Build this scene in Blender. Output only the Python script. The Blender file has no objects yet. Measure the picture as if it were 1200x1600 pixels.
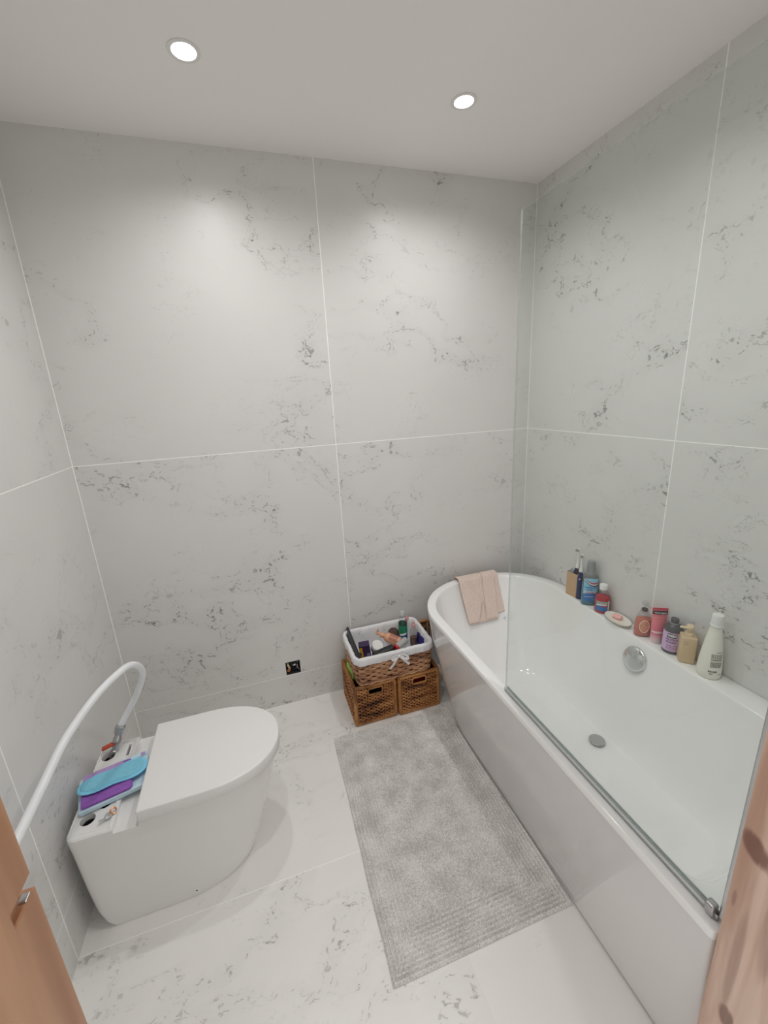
import bpy, bmesh, math, random
from mathutils import Vector, Matrix, noise as mnoise
random.seed(7)
PI = math.pi
SC = bpy.context.scene
COL = SC.collection
W, H = 2.064, 2.40          # room width, ceiling height; back wall at y = 0, left wall at x = 0
YF = -1.577                 # inner face of the door wall

# ------------------------------------------------------------------ materials
def nd(nt, t, **kw):
    n = nt.nodes.new(t)
    for k, v in kw.items():
        setattr(n, k, v)
    return n

def new_mat(name):
    m = bpy.data.materials.new(name); m.use_nodes = True
    nt = m.node_tree; nt.nodes.clear()
    out = nd(nt, 'ShaderNodeOutputMaterial')
    return m, nt, out

def lin(c):
    return tuple(((v / 12.92) if v <= .04045 else ((v + .055) / 1.055) ** 2.4) for v in c)

def S(r, g, b):
    return lin((r / 255, g / 255, b / 255))

def mat(name, col, rough=.4, metal=0., var=.05, scale=30., bump=0., bscale=200., spec=.5, coat=0., trans=0.):
    m, nt, out = new_mat(name)
    p = nd(nt, 'ShaderNodeBsdfPrincipled')
    p.inputs['Roughness'].default_value = rough
    p.inputs['Metallic'].default_value = metal
    p.inputs['Specular IOR Level'].default_value = spec
    p.inputs['Coat Weight'].default_value = coat
    p.inputs['Coat Roughness'].default_value = .05
    p.inputs['Transmission Weight'].default_value = trans
    tc = nd(nt, 'ShaderNodeTexCoord')
    n = nd(nt, 'ShaderNodeTexNoise'); n.inputs['Scale'].default_value = scale; n.inputs['Detail'].default_value = 3
    nt.links.new(tc.outputs['Object'], n.inputs['Vector'])
    mx = nd(nt, 'ShaderNodeMix', data_type='RGBA')
    mx.inputs[6].default_value = tuple(max(0, c * (1 - var)) for c in col) + (1,)
    mx.inputs[7].default_value = tuple(min(1, c * (1 + var)) for c in col) + (1,)
    nt.links.new(n.outputs['Fac'], mx.inputs[0])
    nt.links.new(mx.outputs[2], p.inputs['Base Color'])
    if bump:
        b = nd(nt, 'ShaderNodeTexNoise'); b.inputs['Scale'].default_value = bscale; b.inputs['Detail'].default_value = 4
        nt.links.new(tc.outputs['Object'], b.inputs['Vector'])
        bp = nd(nt, 'ShaderNodeBump'); bp.inputs['Strength'].default_value = bump; bp.inputs['Distance'].default_value = .003
        nt.links.new(b.outputs['Fac'], bp.inputs['Height'])
        nt.links.new(bp.outputs['Normal'], p.inputs['Normal'])
    nt.links.new(p.outputs[0], out.inputs[0])
    return m

def glass_mat(name, tint, refl=.04, rough=.02, ior=1.45, extra=0.):
    """thin clear pane or shell: tinted transparency with a Fresnel reflection, optional milky part"""
    m, nt, out = new_mat(name)
    t = nd(nt, 'ShaderNodeBsdfTransparent'); t.inputs[0].default_value = tint + (1,)
    g = nd(nt, 'ShaderNodeBsdfGlossy'); g.inputs['Roughness'].default_value = rough
    lw = nd(nt, 'ShaderNodeLayerWeight'); lw.inputs['Blend'].default_value = .5
    pw = nd(nt, 'ShaderNodeMath', operation='POWER'); pw.inputs[1].default_value = 5.; nt.links.new(lw.outputs['Facing'], pw.inputs[0])
    r0 = ((ior-1)/(ior+1))**2
    fr = nd(nt, 'ShaderNodeMath', operation='MULTIPLY_ADD'); fr.inputs[1].default_value = 1-r0; fr.inputs[2].default_value = r0; nt.links.new(pw.outputs[0], fr.inputs[0])
    tc = nd(nt, 'ShaderNodeTexCoord'); n = nd(nt, 'ShaderNodeTexNoise'); n.inputs['Scale'].default_value = 6
    nt.links.new(tc.outputs['Object'], n.inputs['Vector'])
    base = t.outputs[0]
    if extra:
        d = nd(nt, 'ShaderNodeBsdfDiffuse'); d.inputs[0].default_value = (.75, .75, .75, 1)
        e = nd(nt, 'ShaderNodeMixShader')
        mm = nd(nt, 'ShaderNodeMath', operation='MULTIPLY'); mm.inputs[1].default_value = extra * 2
        nt.links.new(n.outputs['Fac'], mm.inputs[0]); nt.links.new(mm.outputs[0], e.inputs[0])
        nt.links.new(t.outputs[0], e.inputs[1]); nt.links.new(d.outputs[0], e.inputs[2]); base = e.outputs[0]
    ms = nd(nt, 'ShaderNodeMixShader')
    nt.links.new(fr.outputs[0], ms.inputs[0]); nt.links.new(base, ms.inputs[1]); nt.links.new(g.outputs[0], ms.inputs[2])
    nt.links.new(ms.outputs[0], out.inputs[0])
    return m

def emit_mat(name, col, strength):
    m, nt, out = new_mat(name)
    e = nd(nt, 'ShaderNodeEmission'); e.inputs[0].default_value = col + (1,); e.inputs[1].default_value = strength
    nt.links.new(e.outputs[0], out.inputs[0])
    return m

def tile_mat(name, ax, uj, vj, base, seed, vein=1., rough=.38, jw=.0017, grout=(.93, .925, .91), vjw=None):
    """large pale stone-look porcelain tiles: broken dark veins, chips and pale grout lines"""
    m, nt, out = new_mat(name)
    L = nt.links.new
    def M(op, a, b=None, c=None, clamp=False):
        n = nd(nt, 'ShaderNodeMath', operation=op); n.use_clamp = clamp
        for i, v in enumerate((a, b, c)):
            if v is None: continue
            if isinstance(v, (int, float)): n.inputs[i].default_value = v
            else: L(v, n.inputs[i])
        return n.outputs[0]
    def step(x, lo, hi):
        n = nd(nt, 'ShaderNodeMapRange', interpolation_type='SMOOTHSTEP')
        n.inputs['From Min'].default_value = lo; n.inputs['From Max'].default_value = hi
        n.inputs['To Min'].default_value = 0; n.inputs['To Max'].default_value = 1
        if lo > hi:
            n.inputs['From Min'].default_value = hi; n.inputs['From Max'].default_value = lo
            n.inputs['To Min'].default_value = 1; n.inputs['To Max'].default_value = 0
        L(x, n.inputs['Value']); return n.outputs['Result']
    tc = nd(nt, 'ShaderNodeTexCoord'); sp = nd(nt, 'ShaderNodeSeparateXYZ'); L(tc.outputs['Object'], sp.inputs[0])
    u, v = sp.outputs[ax[0]], sp.outputs[ax[1]]
    joint = None; ou, ov = u, v
    for src, js, k in ((u, uj, 0), (v, vj, 1)):
        for j in js:
            jj, ww = (j, jw) if not isinstance(j, tuple) else j[:2]
            d = M('ABSOLUTE', M('SUBTRACT', src, jj))
            s = step(d, ww * 1.25, ww * .75)
            joint = s if joint is None else M('MAXIMUM', joint, s)
            if isinstance(j, tuple) and len(j) == 3: continue       # corner seam, no new tile beyond it
            g = M('GREATER_THAN', src, jj)
            if k == 0: ou = M('ADD', ou, M('MULTIPLY', g, 3.37)); ov = M('ADD', ov, M('MULTIPLY', g, 1.91))
            else: ou = M('ADD', ou, M('MULTIPLY', g, 7.13)); ov = M('ADD', ov, M('MULTIPLY', g, 4.57))
    cb = nd(nt, 'ShaderNodeCombineXYZ'); L(ou, cb.inputs[0]); L(ov, cb.inputs[1]); cb.inputs[2].default_value = seed
    P = cb.outputs[0]
    def nz(vec, scale, detail=3, rough_=.55, dist=0., col=False):
        n = nd(nt, 'ShaderNodeTexNoise'); n.inputs['Scale'].default_value = scale; n.inputs['Detail'].default_value = detail
        n.inputs['Roughness'].default_value = rough_; n.inputs['Distortion'].default_value = dist
        L(vec, n.inputs['Vector']); return n.outputs['Color' if col else 'Fac']
    def vadd(a, b): 
        n = nd(nt, 'ShaderNodeVectorMath', operation='ADD'); L(a, n.inputs[0])
        if isinstance(b, tuple): n.inputs[1].default_value = b
        else: L(b, n.inputs[1])
        return n.outputs[0]
    def vscale(a, s):
        n = nd(nt, 'ShaderNodeVectorMath', operation='SCALE'); L(a, n.inputs[0]); n.inputs['Scale'].default_value = s; return n.outputs[0]
    mp = nd(nt, 'ShaderNodeMapping'); mp.inputs['Rotation'].default_value = (0, 0, .85); mp.inputs['Scale'].default_value = (.85, 1.3, 1)
    L(P, mp.inputs['Vector']); Q = mp.outputs[0]
    warp = vscale(vadd(nz(Q, 7, 4, .65, col=True), (-.5, -.5, -.5)), .16)
    Qw = vadd(Q, warp)
    n1 = nz(Qw, 2.1, 2, .5)
    a1 = M('ABSOLUTE', M('SUBTRACT', n1, .5))
    n2 = nz(vadd(Qw, (5.3, 2.1, 0)), 6.5, 3, .6, .6)
    a2 = M('ABSOLUTE', M('SUBTRACT', n2, .5))
    n3 = nz(vadd(Qw, (1.3, 8.1, 2)), 15, 3, .65, 1.2)
    a3 = M('ABSOLUTE', M('SUBTRACT', n3, .5))
    brk = step(nz(vadd(P, (2, 9, 1)), 38, 3, .6), .50, .60)
    brk2 = step(nz(vadd(P, (7, 3, 5)), 26, 3, .6), .53, .62)
    reg = step(nz(vadd(P, (3.1, 1.7, 4)), 2.2, 2, .5), .42, .58)
    reg2 = step(nz(vadd(P, (8.1, 6.7, 3)), 4.2, 2, .5), .50, .62)
    n1b = nz(vadd(Qw, (11.3, 4.2, 6)), 3.1, 2, .5)
    a1b = M('ABSOLUTE', M('SUBTRACT', n1b, .47))
    band = M('MAXIMUM', step(a1, .060, .012), M('MULTIPLY', step(a1b, .045, .010), .8))
    l1 = M('MULTIPLY', M('MULTIPLY', M('MAXIMUM', step(a1, .0050, .0008), M('MULTIPLY', step(a1b, .0045, .0008), .8)), brk), reg)
    l2 = M('MULTIPLY', M('MULTIPLY', step(a2, .008, .0015), brk2), M('MULTIPLY', band, reg))
    l3 = M('MULTIPLY', M('MULTIPLY', step(a3, .022, .006), brk2), M('MULTIPLY', M('MAXIMUM', M('MULTIPLY', band, .9), M('MULTIPLY', reg2, .45)), reg2))
    vo = nd(nt, 'ShaderNodeTexVoronoi'); vo.inputs['Scale'].default_value = 42; L(vadd(P, warp), vo.inputs['Vector'])
    sc = nd(nt, 'ShaderNodeSeparateColor'); L(vo.outputs['Color'], sc.inputs[0])
    fl = M('MULTIPLY', step(vo.outputs['Distance'], .17, .09), M('GREATER_THAN', sc.outputs[0], .86))
    fl = M('MULTIPLY', fl, M('MAXIMUM', M('MULTIPLY', band, reg), M('MULTIPLY', reg2, .55)))
    par = M('MULTIPLY', M('MAXIMUM', step(M('ABSOLUTE', M('SUBTRACT', a1, .017)), .0042, .0008), step(M('ABSOLUTE', M('SUBTRACT', a1b, .020)), .0036, .0008)), M('MULTIPLY', brk2, reg))
    hair = M('MULTIPLY', M('MULTIPLY', step(a2, .004, .0008), reg2), .30)
    tot = M('ADD', M('ADD', M('MULTIPLY', l1, .85), M('MULTIPLY', l2, .75)), M('ADD', M('MULTIPLY', l3, .22), M('MULTIPLY', fl, .6)))
    tot = M('MULTIPLY', M('ADD', M('ADD', tot, hair), M('MULTIPLY', par, .6)), vein, clamp=True)
    soft = M('MULTIPLY', M('MULTIPLY', band, reg), .05)
    cloud = nz(P, 3.5, 3, .5)
    c1 = nd(nt, 'ShaderNodeMix', data_type='RGBA')
    c1.inputs[6].default_value = tuple(c * .955 for c in base) + (1,); c1.inputs[7].default_value = tuple(min(1, c * 1.045) for c in base) + (1,)
    L(cloud, c1.inputs[0])
    c2 = nd(nt, 'ShaderNodeMix', data_type='RGBA'); c2.inputs[7].default_value = (.17, .165, .155, 1)
    L(M('ADD', tot, soft, clamp=True), c2.inputs[0]); L(c1.outputs[2], c2.inputs[6])
    c3 = nd(nt, 'ShaderNodeMix', data_type='RGBA'); c3.inputs[7].default_value = grout + (1,)
    L(joint, c3.inputs[0]); L(c2.outputs[2], c3.inputs[6])
    p = nd(nt, 'ShaderNodeBsdfPrincipled'); p.inputs['Roughness'].default_value = rough
    L(c3.outputs[2], p.inputs['Base Color'])
    L(M('ADD', M('MULTIPLY', joint, .4), rough), p.inputs['Roughness'])
    bp = nd(nt, 'ShaderNodeBump'); bp.inputs['Strength'].default_value = .25; bp.inputs['Distance'].default_value = .001
    L(M('SUBTRACT', 1., M('MULTIPLY', joint, 1.)), bp.inputs['Height']); L(bp.outputs[0], p.inputs['Normal'])
    L(p.outputs[0], out.inputs[0])
    return m

def wood_mat(name, c0, c1, knot, rough, coat, axis='Z', seed=0., knots=()):
    m, nt, out = new_mat(name); L = nt.links.new
    tc = nd(nt, 'ShaderNodeTexCoord')
    mp = nd(nt, 'ShaderNodeMapping'); mp.inputs['Scale'].default_value = (14, 14, 1.1); mp.inputs['Location'].default_value = (seed, seed * 2, seed)
    L(tc.outputs['Object'], mp.inputs[0])
    n = nd(nt, 'ShaderNodeTexNoise'); n.inputs['Scale'].default_value = 1.6; n.inputs['Detail'].default_value = 5; n.inputs['Distortion'].default_value = 1.4
    L(mp.outputs[0], n.inputs[0])
    w = nd(nt, 'ShaderNodeTexWave'); w.inputs['Scale'].default_value = 1.2; w.inputs['Distortion'].default_value = 7; w.inputs['Detail'].default_value = 3
    L(mp.outputs[0], w.inputs[0])
    a = nd(nt, 'ShaderNodeMath', operation='MULTIPLY_ADD'); a.inputs[1].default_value = .35; L(w.outputs['Fac'], a.inputs[0])
    b = nd(nt, 'ShaderNodeMath', operation='MULTIPLY'); b.inputs[1].default_value = .65; L(n.outputs['Fac'], b.inputs[0]); L(b.outputs[0], a.inputs[2])
    r = nd(nt, 'ShaderNodeValToRGB'); r.color_ramp.elements[0].color = c0 + (1,); r.color_ramp.elements[1].color = c1 + (1,)
    r.color_ramp.elements[0].position = .25; r.color_ramp.elements[1].position = .8
    L(a.outputs[0], r.inputs[0])
    # knots
    mk = nd(nt, 'ShaderNodeMapping'); mk.inputs['Scale'].default_value = (9, 9, 4.5); mk.inputs['Location'].default_value = (seed * 3, seed, seed * 1.7)
    L(tc.outputs['Object'], mk.inputs[0])
    vo = nd(nt, 'ShaderNodeTexVoronoi'); vo.inputs['Scale'].default_value = .8; L(mk.outputs[0], vo.inputs[0])
    st = nd(nt, 'ShaderNodeMapRange', interpolation_type='SMOOTHSTEP')
    st.inputs['From Min'].default_value = .10; st.inputs['From Max'].default_value = .34; st.inputs['To Min'].default_value = 1; st.inputs['To Max'].default_value = 0
    L(vo.outputs['Distance'], st.inputs[0])
    k2 = nd(nt, 'ShaderNodeMath', operation='MULTIPLY'); L(st.outputs[0], k2.inputs[0]); L(n.outputs['Fac'], k2.inputs[1])
    mx = nd(nt, 'ShaderNodeMix', data_type='RGBA'); mx.inputs[7].default_value = knot + (1,)
    kf = k2.outputs[0]
    if knots:
        sp = nd(nt, 'ShaderNodeSeparateXYZ'); L(tc.outputs['Object'], sp.inputs[0])
        def M(op, a, b=None):
            q = nd(nt, 'ShaderNodeMath', operation=op)
            for i, v in enumerate((a, b)):
                if v is None: continue
                if isinstance(v, (int, float)): q.inputs[i].default_value = v
                else: L(v, q.inputs[i])
            return q.outputs[0]
        nn = M('MULTIPLY', M('SUBTRACT', n.outputs['Fac'], .5), 1.6)
        for ky, kz, ry, rz, sl, st_ in knots:
            dy = M('SUBTRACT', sp.outputs[1], ky); dz = M('SUBTRACT', M('SUBTRACT', sp.outputs[2], kz), M('MULTIPLY', dy, sl))
            d2 = M('ADD', M('ADD', M('POWER', M('ABSOLUTE', M('DIVIDE', dy, ry)), 2.), M('POWER', M('ABSOLUTE', M('DIVIDE', dz, rz)), 2.)), nn)
            q = nd(nt, 'ShaderNodeMapRange', interpolation_type='SMOOTHSTEP'); q.inputs['From Min'].default_value = .3; q.inputs['From Max'].default_value = 1.2; q.inputs['To Min'].default_value = st_; q.inputs['To Max'].default_value = 0
            L(d2, q.inputs[0]); kf = M('MAXIMUM', kf, q.outputs[0])
    L(kf, mx.inputs[0]); L(r.outputs[0], mx.inputs[6])
    p = nd(nt, 'ShaderNodeBsdfPrincipled'); p.inputs['Roughness'].default_value = rough
    p.inputs['Coat Weight'].default_value = coat; p.inputs['Coat Roughness'].default_value = .08
    L(mx.outputs[2], p.inputs['Base Color']); L(p.outputs[0], out.inputs[0])
    return m

def band_mat(name, c0, c1, c2, zs, seed=0., rough=.55):
    """woven strands: colour drifts from strand to strand, with dark bands"""
    m, nt, out = new_mat(name); L = nt.links.new
    tc = nd(nt, 'ShaderNodeTexCoord')
    mp = nd(nt, 'ShaderNodeMapping'); mp.inputs['Scale'].default_value = (6, 6, zs); mp.inputs['Location'].default_value = (seed, seed, seed * .7)
    L(tc.outputs['Object'], mp.inputs[0])
    n = nd(nt, 'ShaderNodeTexNoise'); n.inputs['Scale'].default_value = 1; n.inputs['Detail'].default_value = 2; L(mp.outputs[0], n.inputs[0])
    n2 = nd(nt, 'ShaderNodeTexNoise'); n2.inputs['Scale'].default_value = 90; n2.inputs['Detail'].default_value = 3; L(tc.outputs['Object'], n2.inputs[0])
    a = nd(nt, 'ShaderNodeMath', operation='MULTIPLY_ADD'); a.inputs[1].default_value = .25; L(n2.outputs[0], a.inputs[0])
    b = nd(nt, 'ShaderNodeMath', operation='MULTIPLY'); b.inputs[1].default_value = .8; L(n.outputs[0], b.inputs[0]); L(b.outputs[0], a.inputs[2])
    r = nd(nt, 'ShaderNodeValToRGB')
    r.color_ramp.elements[0].color = c0 + (1,); r.color_ramp.elements[0].position = .40
    r.color_ramp.elements[1].color = c2 + (1,); r.color_ramp.elements[1].position = .66
    e = r.color_ramp.elements.new(.50); e.color = c1 + (1,)
    L(a.outputs[0], r.inputs[0])
    p = nd(nt, 'ShaderNodeBsdfPrincipled'); p.inputs['Roughness'].default_value = rough
    L(r.outputs[0], p.inputs['Base Color']); L(p.outputs[0], out.inputs[0])
    return m

def grad_mat(name, stops, z0, z1, rough=.35):
    """printed colour fade up the length of a tube"""
    m, nt, out = new_mat(name); L = nt.links.new
    tc = nd(nt, 'ShaderNodeTexCoord'); sp = nd(nt, 'ShaderNodeSeparateXYZ'); L(tc.outputs['Object'], sp.inputs[0])
    mr = nd(nt, 'ShaderNodeMapRange'); mr.inputs['From Min'].default_value = z0; mr.inputs['From Max'].default_value = z1
    L(sp.outputs[2], mr.inputs[0])
    r = nd(nt, 'ShaderNodeValToRGB')
    r.color_ramp.elements[0].position = stops[0][0]; r.color_ramp.elements[0].color = stops[0][1] + (1,)
    r.color_ramp.elements[1].position = stops[-1][0]; r.color_ramp.elements[1].color = stops[-1][1] + (1,)
    for pos, c in stops[1:-1]:
        e = r.color_ramp.elements.new(pos); e.color = c + (1,)
    L(mr.outputs[0], r.inputs[0])
    p = nd(nt, 'ShaderNodeBsdfPrincipled'); p.inputs['Roughness'].default_value = rough
    L(r.outputs[0], p.inputs['Base Color']); L(p.outputs[0], out.inputs[0])
    return m

TB = (.68, .674, .663)
M_BACK = tile_mat('tile_back', (0, 2), [1.0323, (0., .0022, 1), (W, .0020, 1)], [1.3006, (.1649, .0012), (0., .0022, 1)], TB, 1.3, vein=.9)
M_LEFT = tile_mat('tile_left', (1, 2), [-.8334, (0., .0022, 1)], [1.3006, (.1649, .0012), (0., .0020, 1)], TB, 5.1, vein=.5)
M_RIGHT = tile_mat('tile_right', (1, 2), [-.8141, (0., .0018, 1)], [1.3006, .1649], TB, 9.4)
M_FRONT = tile_mat('tile_front', (0, 2), [1.0], [1.3006, .1649], TB, 13.4)
M_FLOOR = tile_mat('tile_floor', (0, 1), [(1.044, .0004)], [(-.8253, .0014)], (.83, .82, .80), 21.7, vein=.6, rough=.32, grout=(.97, .96, .95))
M_CEIL = mat('ceiling_paint', (.86, .85, .83), .8, var=.012, scale=4)
M_PAINT = mat('white_paint', (.75, .74, .72), .5, var=.02)
M_CERAMIC = mat('white_ceramic', (.78, .775, .765), .12, var=.01, scale=5, coat=.5)
M_LID = mat('white_lid_plastic', (.80, .795, .79), .25, var=.01, scale=5)
M_ACRYL = mat('white_acrylic', (.86, .86, .855), .10, var=.01, scale=4, coat=.4)
M_PANEL = mat('white_gloss_panel', (.70, .69, .685), .09, var=.01, scale=4, coat=.6)
M_CHROME = mat('chrome', (.70, .71, .72), .10, metal=1., var=.05)
M_SATIN = mat('satin_metal', (.50, .50, .50), .32, metal=1., var=.05)
M_ALU = mat('brushed_aluminium', (.62, .63, .64), .28, metal=1., var=.06)
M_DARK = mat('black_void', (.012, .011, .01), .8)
M_BLACK = mat('black_plastic', (.014, .014, .016), .35)
M_GREYPL = mat('grey_plastic', (.16, .16, .165), .4)
M_COPPER = mat('copper', (.72, .36, .20), .28, metal=1., var=.2, scale=120)
M_RED = mat('red_lever', (.50, .07, .03), .4)
M_PIPE = mat('white_pipe', (.78, .80, .82), .35)
M_PANE = glass_mat('screen_glass', (.952, .972, .962), ior=1.42, rough=.01)
M_PANE_EDGE = glass_mat('glass_edge', (.86, .90, .88), ior=1.42, rough=.1, extra=.35)
M_SEAL = mat('seal_plastic', (.60, .62, .62), .35)
M_CLEAR = glass_mat('clear_plastic', (.90, .90, .905), ior=1.4, rough=.05, extra=.035)
M_DROP = glass_mat('water_drop', (.95, .96, .96), ior=1.5, rough=.02)
M_WHITEPL = mat('white_plastic', (.80, .80, .78), .35)
M_CLOTH = mat('white_cotton', (.80, .80, .82), .9, var=.06, bump=.5, bscale=400)
M_LENS = emit_mat('lamp_lens', (1., .96, .90), 22.)

# ------------------------------------------------------------------ mesh helpers
class MB:
    def __init__(s): s.v = []; s.f = []; s.mi = []; s.cur = 0
    def add(s, vs, fs, X=None):
        o = len(s.v)
        for v in vs:
            v = Vector(v); s.v.append(X @ v if X is not None else v)
        for f in fs: s.f.append(tuple(i + o for i in f)); s.mi.append(s.cur)
    def box(s, lo, hi, X=None):
        x0, y0, z0 = lo; x1, y1, z1 = hi
        s.add([(x0,y0,z0),(x1,y0,z0),(x1,y1,z0),(x0,y1,z0),(x0,y0,z1),(x1,y0,z1),(x1,y1,z1),(x0,y1,z1)],
              [(0,3,2,1),(4,5,6,7),(0,1,5,4),(1,2,6,5),(2,3,7,6),(3,0,4,7)], X)
    def loft(s, rings, cap0=True, cap1=True, X=None, closed=True):
        n = len(rings[0]); vs = [p for r in rings for p in r]; fs = []
        for a in range(len(rings) - 1):
            for i in range(n if closed else n - 1):
                j = (i + 1) % n
                fs.append((a*n+i, a*n+j, (a+1)*n+j, (a+1)*n+i))
        if cap0: fs.append(tuple(range(n))[::-1])
        if cap1: fs.append(tuple((len(rings)-1)*n + i for i in range(n)))
        s.add(vs, fs, X)
    def lathe(s, prof, n=32, X=None, cap0=True, cap1=True):
        s.loft([[(r*math.cos(2*PI*i/n), r*math.sin(2*PI*i/n), z) for i in range(n)] for r, z in prof], cap0, cap1, X)
    def tube(s, pts, r, n=10, X=None, flat=1., up=None, caps=True):
        pts = [Vector(p) for p in pts]; rings = []
        prev = None
        for i, p in enumerate(pts):
            t = (pts[min(i+1, len(pts)-1)] - pts[max(i-1, 0)])
            if t.length < 1e-9: t = Vector((0, 0, 1))
            t.normalize()
            if prev is None:
                a = Vector(up) if up is not None else (Vector((0, 0, 1)) if abs(t.z) < .9 else Vector((1, 0, 0)))
            else: a = prev
            a = a - t * a.dot(t)
            if a.length < 1e-6: a = t.orthogonal()
            a.normalize(); prev = a; b = t.cross(a)
            rr = r[i] if isinstance(r, (list, tuple)) else r
            rings.append([p + a*(rr*flat*math.cos(2*PI*k/n)) + b*(rr*math.sin(2*PI*k/n)) for k in range(n)])
        s.loft(rings, caps, caps, X)
    def ring_tube(s, pts, r, n=6):
        """closed tube through pts"""
        pts = [Vector(p) for p in pts]; N = len(pts); vs = []; fs = []
        for i, p in enumerate(pts):
            t = (pts[(i+1) % N] - pts[i-1]).normalized(); a = Vector((0, 0, 1)); a = (a - t*a.dot(t)).normalized(); b = t.cross(a)
            for k in range(n): vs.append(p + a*(r*math.cos(2*PI*k/n)) + b*(r*math.sin(2*PI*k/n)))
        for i in range(N):
            for k in range(n):
                fs.append((i*n+k, i*n+(k+1) % n, ((i+1) % N)*n+(k+1) % n, ((i+1) % N)*n+k))
        s.add(vs, fs)
    def grid(s, fn, nu, nv, X=None):
        vs = [fn(i/nu, j/nv) for j in range(nv+1) for i in range(nu+1)]
        fs = [(j*(nu+1)+i, j*(nu+1)+i+1, (j+1)*(nu+1)+i+1, (j+1)*(nu+1)+i) for j in range(nv) for i in range(nu)]
        s.add(vs, fs, X)
    def rbox(s, c, size, r=.004, seg=3, X=None):
        bm = bmesh.new(); bmesh.ops.create_cube(bm, size=1.)
        for v in bm.verts: v.co = Vector((v.co.x*size[0]+c[0], v.co.y*size[1]+c[1], v.co.z*size[2]+c[2]))
        bmesh.ops.bevel(bm, geom=bm.edges[:], offset=min(r, min(size)*.49), segments=seg, profile=.5, affect='EDGES')
        bm.verts.index_update()
        s.add([v.co.copy() for v in bm.verts], [tuple(v.index for v in f.verts) for f in bm.faces], X); bm.free()
    def build(s, name, m, parent=None, smooth=True, angle=40, loc=None, fix=True):
        me = bpy.data.meshes.new(name)
        me.from_pydata([tuple(v) for v in s.v], [], s.f)
        ms = m if isinstance(m, (list, tuple)) else [m]
        for q in ms: me.materials.append(q)
        if len(ms) > 1: me.polygons.foreach_set('material_index', s.mi)
        if fix:
            bm = bmesh.new(); bm.from_mesh(me); bmesh.ops.remove_doubles(bm, verts=bm.verts[:], dist=1e-6)
            bmesh.ops.recalc_face_normals(bm, faces=bm.faces[:]); bm.to_mesh(me); bm.free()
        if smooth:
            me.shade_smooth(); me.set_sharp_from_angle(angle=math.radians(angle))
        o = bpy.data.objects.new(name, me); COL.objects.link(o)
        if parent is not None: o.parent = parent
        if loc is not None: o.location = loc
        return o

def tag(o, label=None, cat=None, group=None, kind=None):
    if label: o['label'] = label
    if cat: o['category'] = cat
    if group: o['group'] = group
    if kind: o['kind'] = kind
    return o

def thing(name, label, cat, loc=(0, 0, 0), rz=0, group=None, rot=None):
    o = bpy.data.objects.new(name, None); COL.objects.link(o); o.empty_display_size = .05
    o.location = loc; o.rotation_euler = rot if rot is not None else (0, 0, rz)
    return tag(o, label, cat, group)

def struct(name, mb, m, label=None, **kw):
    o = mb.build(name, m, **kw); o['kind'] = 'structure'
    if label: o['label'] = label
    return o

def copy_tree(o, parent=None):
    c = o.copy(); COL.objects.link(c)
    if parent is not None: c.parent = parent
    for ch in list(o.children): copy_tree(ch, c)
    return c

def catmull(pts, n=8):
    P = [Vector(p) for p in pts]; P = [2*P[0]-P[1]] + P + [2*P[-1]-P[-2]]; out = []
    for i in range(1, len(P)-2):
        p0, p1, p2, p3 = P[i-1:i+3]
        for k in range(n):
            t = k/n
            out.append(.5*((2*p1)+(p2-p0)*t+(2*p0-5*p1+4*p2-p3)*t*t+(3*p1-p0-3*p2+p3)*t**3))
    out.append(P[-2]); return out

def rrect(x0, x1, y0, y1, rad, nc=14, ne=8):
    """rounded rectangle, corners in the order (x0,y0),(x1,y0),(x1,y1),(x0,y1); same point count every time"""
    if not isinstance(rad, (list, tuple)): rad = [rad]*4
    C = [(x0+rad[0], y0+rad[0], PI, rad[0]), (x1-rad[1], y0+rad[1], 1.5*PI, rad[1]), (x1-rad[2], y1-rad[2], 0, rad[2]), (x0+rad[3], y1-rad[3], .5*PI, rad[3])]
    pts = []
    for k in range(4):
        cx, cy, a0, r = C[k]
        arc = [(cx+r*math.cos(a0+.5*PI*i/nc), cy+r*math.sin(a0+.5*PI*i/nc)) for i in range(nc+1)]
        pts += arc
        cx2, cy2, a2, r2 = C[(k+1) % 4]
        e = (cx2+r2*math.cos(a2), cy2+r2*math.sin(a2)); b = arc[-1]
        pts += [(b[0]+(e[0]-b[0])*i/ne, b[1]+(e[1]-b[1])*i/ne) for i in range(1, ne)]
    return pts

def lerp2(A, B, t): return [(a[0]+(b[0]-a[0])*t, a[1]+(b[1]-a[1])*t) for a, b in zip(A, B)]
def at_z(P, z): return [(x, y, z) for x, y in P]
def TR(loc=(0, 0, 0), rot=(0, 0, 0), sc=(1, 1, 1)):
    from mathutils import Euler
    return Matrix.Translation(loc) @ Euler(rot).to_matrix().to_4x4() @ Matrix.Diagonal((*sc, 1))

def text_geo(txt, size, bold=0.):
    cu = bpy.data.curves.new('lettering', 'FONT'); cu.body = txt; cu.size = size; cu.align_x = 'CENTER'; cu.align_y = 'CENTER'; cu.offset = bold; cu.resolution_u = 2
    ob = bpy.data.objects.new('lettering', cu); COL.objects.link(ob)
    dg = bpy.context.evaluated_depsgraph_get(); dg.update()
    me = bpy.data.meshes.new_from_object(ob.evaluated_get(dg))
    vs = [tuple(v.co) for v in me.vertices]; fs = [tuple(p.vertices) for p in me.polygons]
    bpy.data.objects.remove(ob); bpy.data.curves.remove(cu); bpy.data.meshes.remove(me)
    return vs, fs

def put_text(mb, txt, size, s0, z0, wrap, stretch=1., bold=0., lift=.0004):
    vs, fs = text_geo(txt, size, bold)
    mb.add([wrap(s0+v[0]*stretch, z0+v[1], lift) for v in vs], fs)

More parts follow.
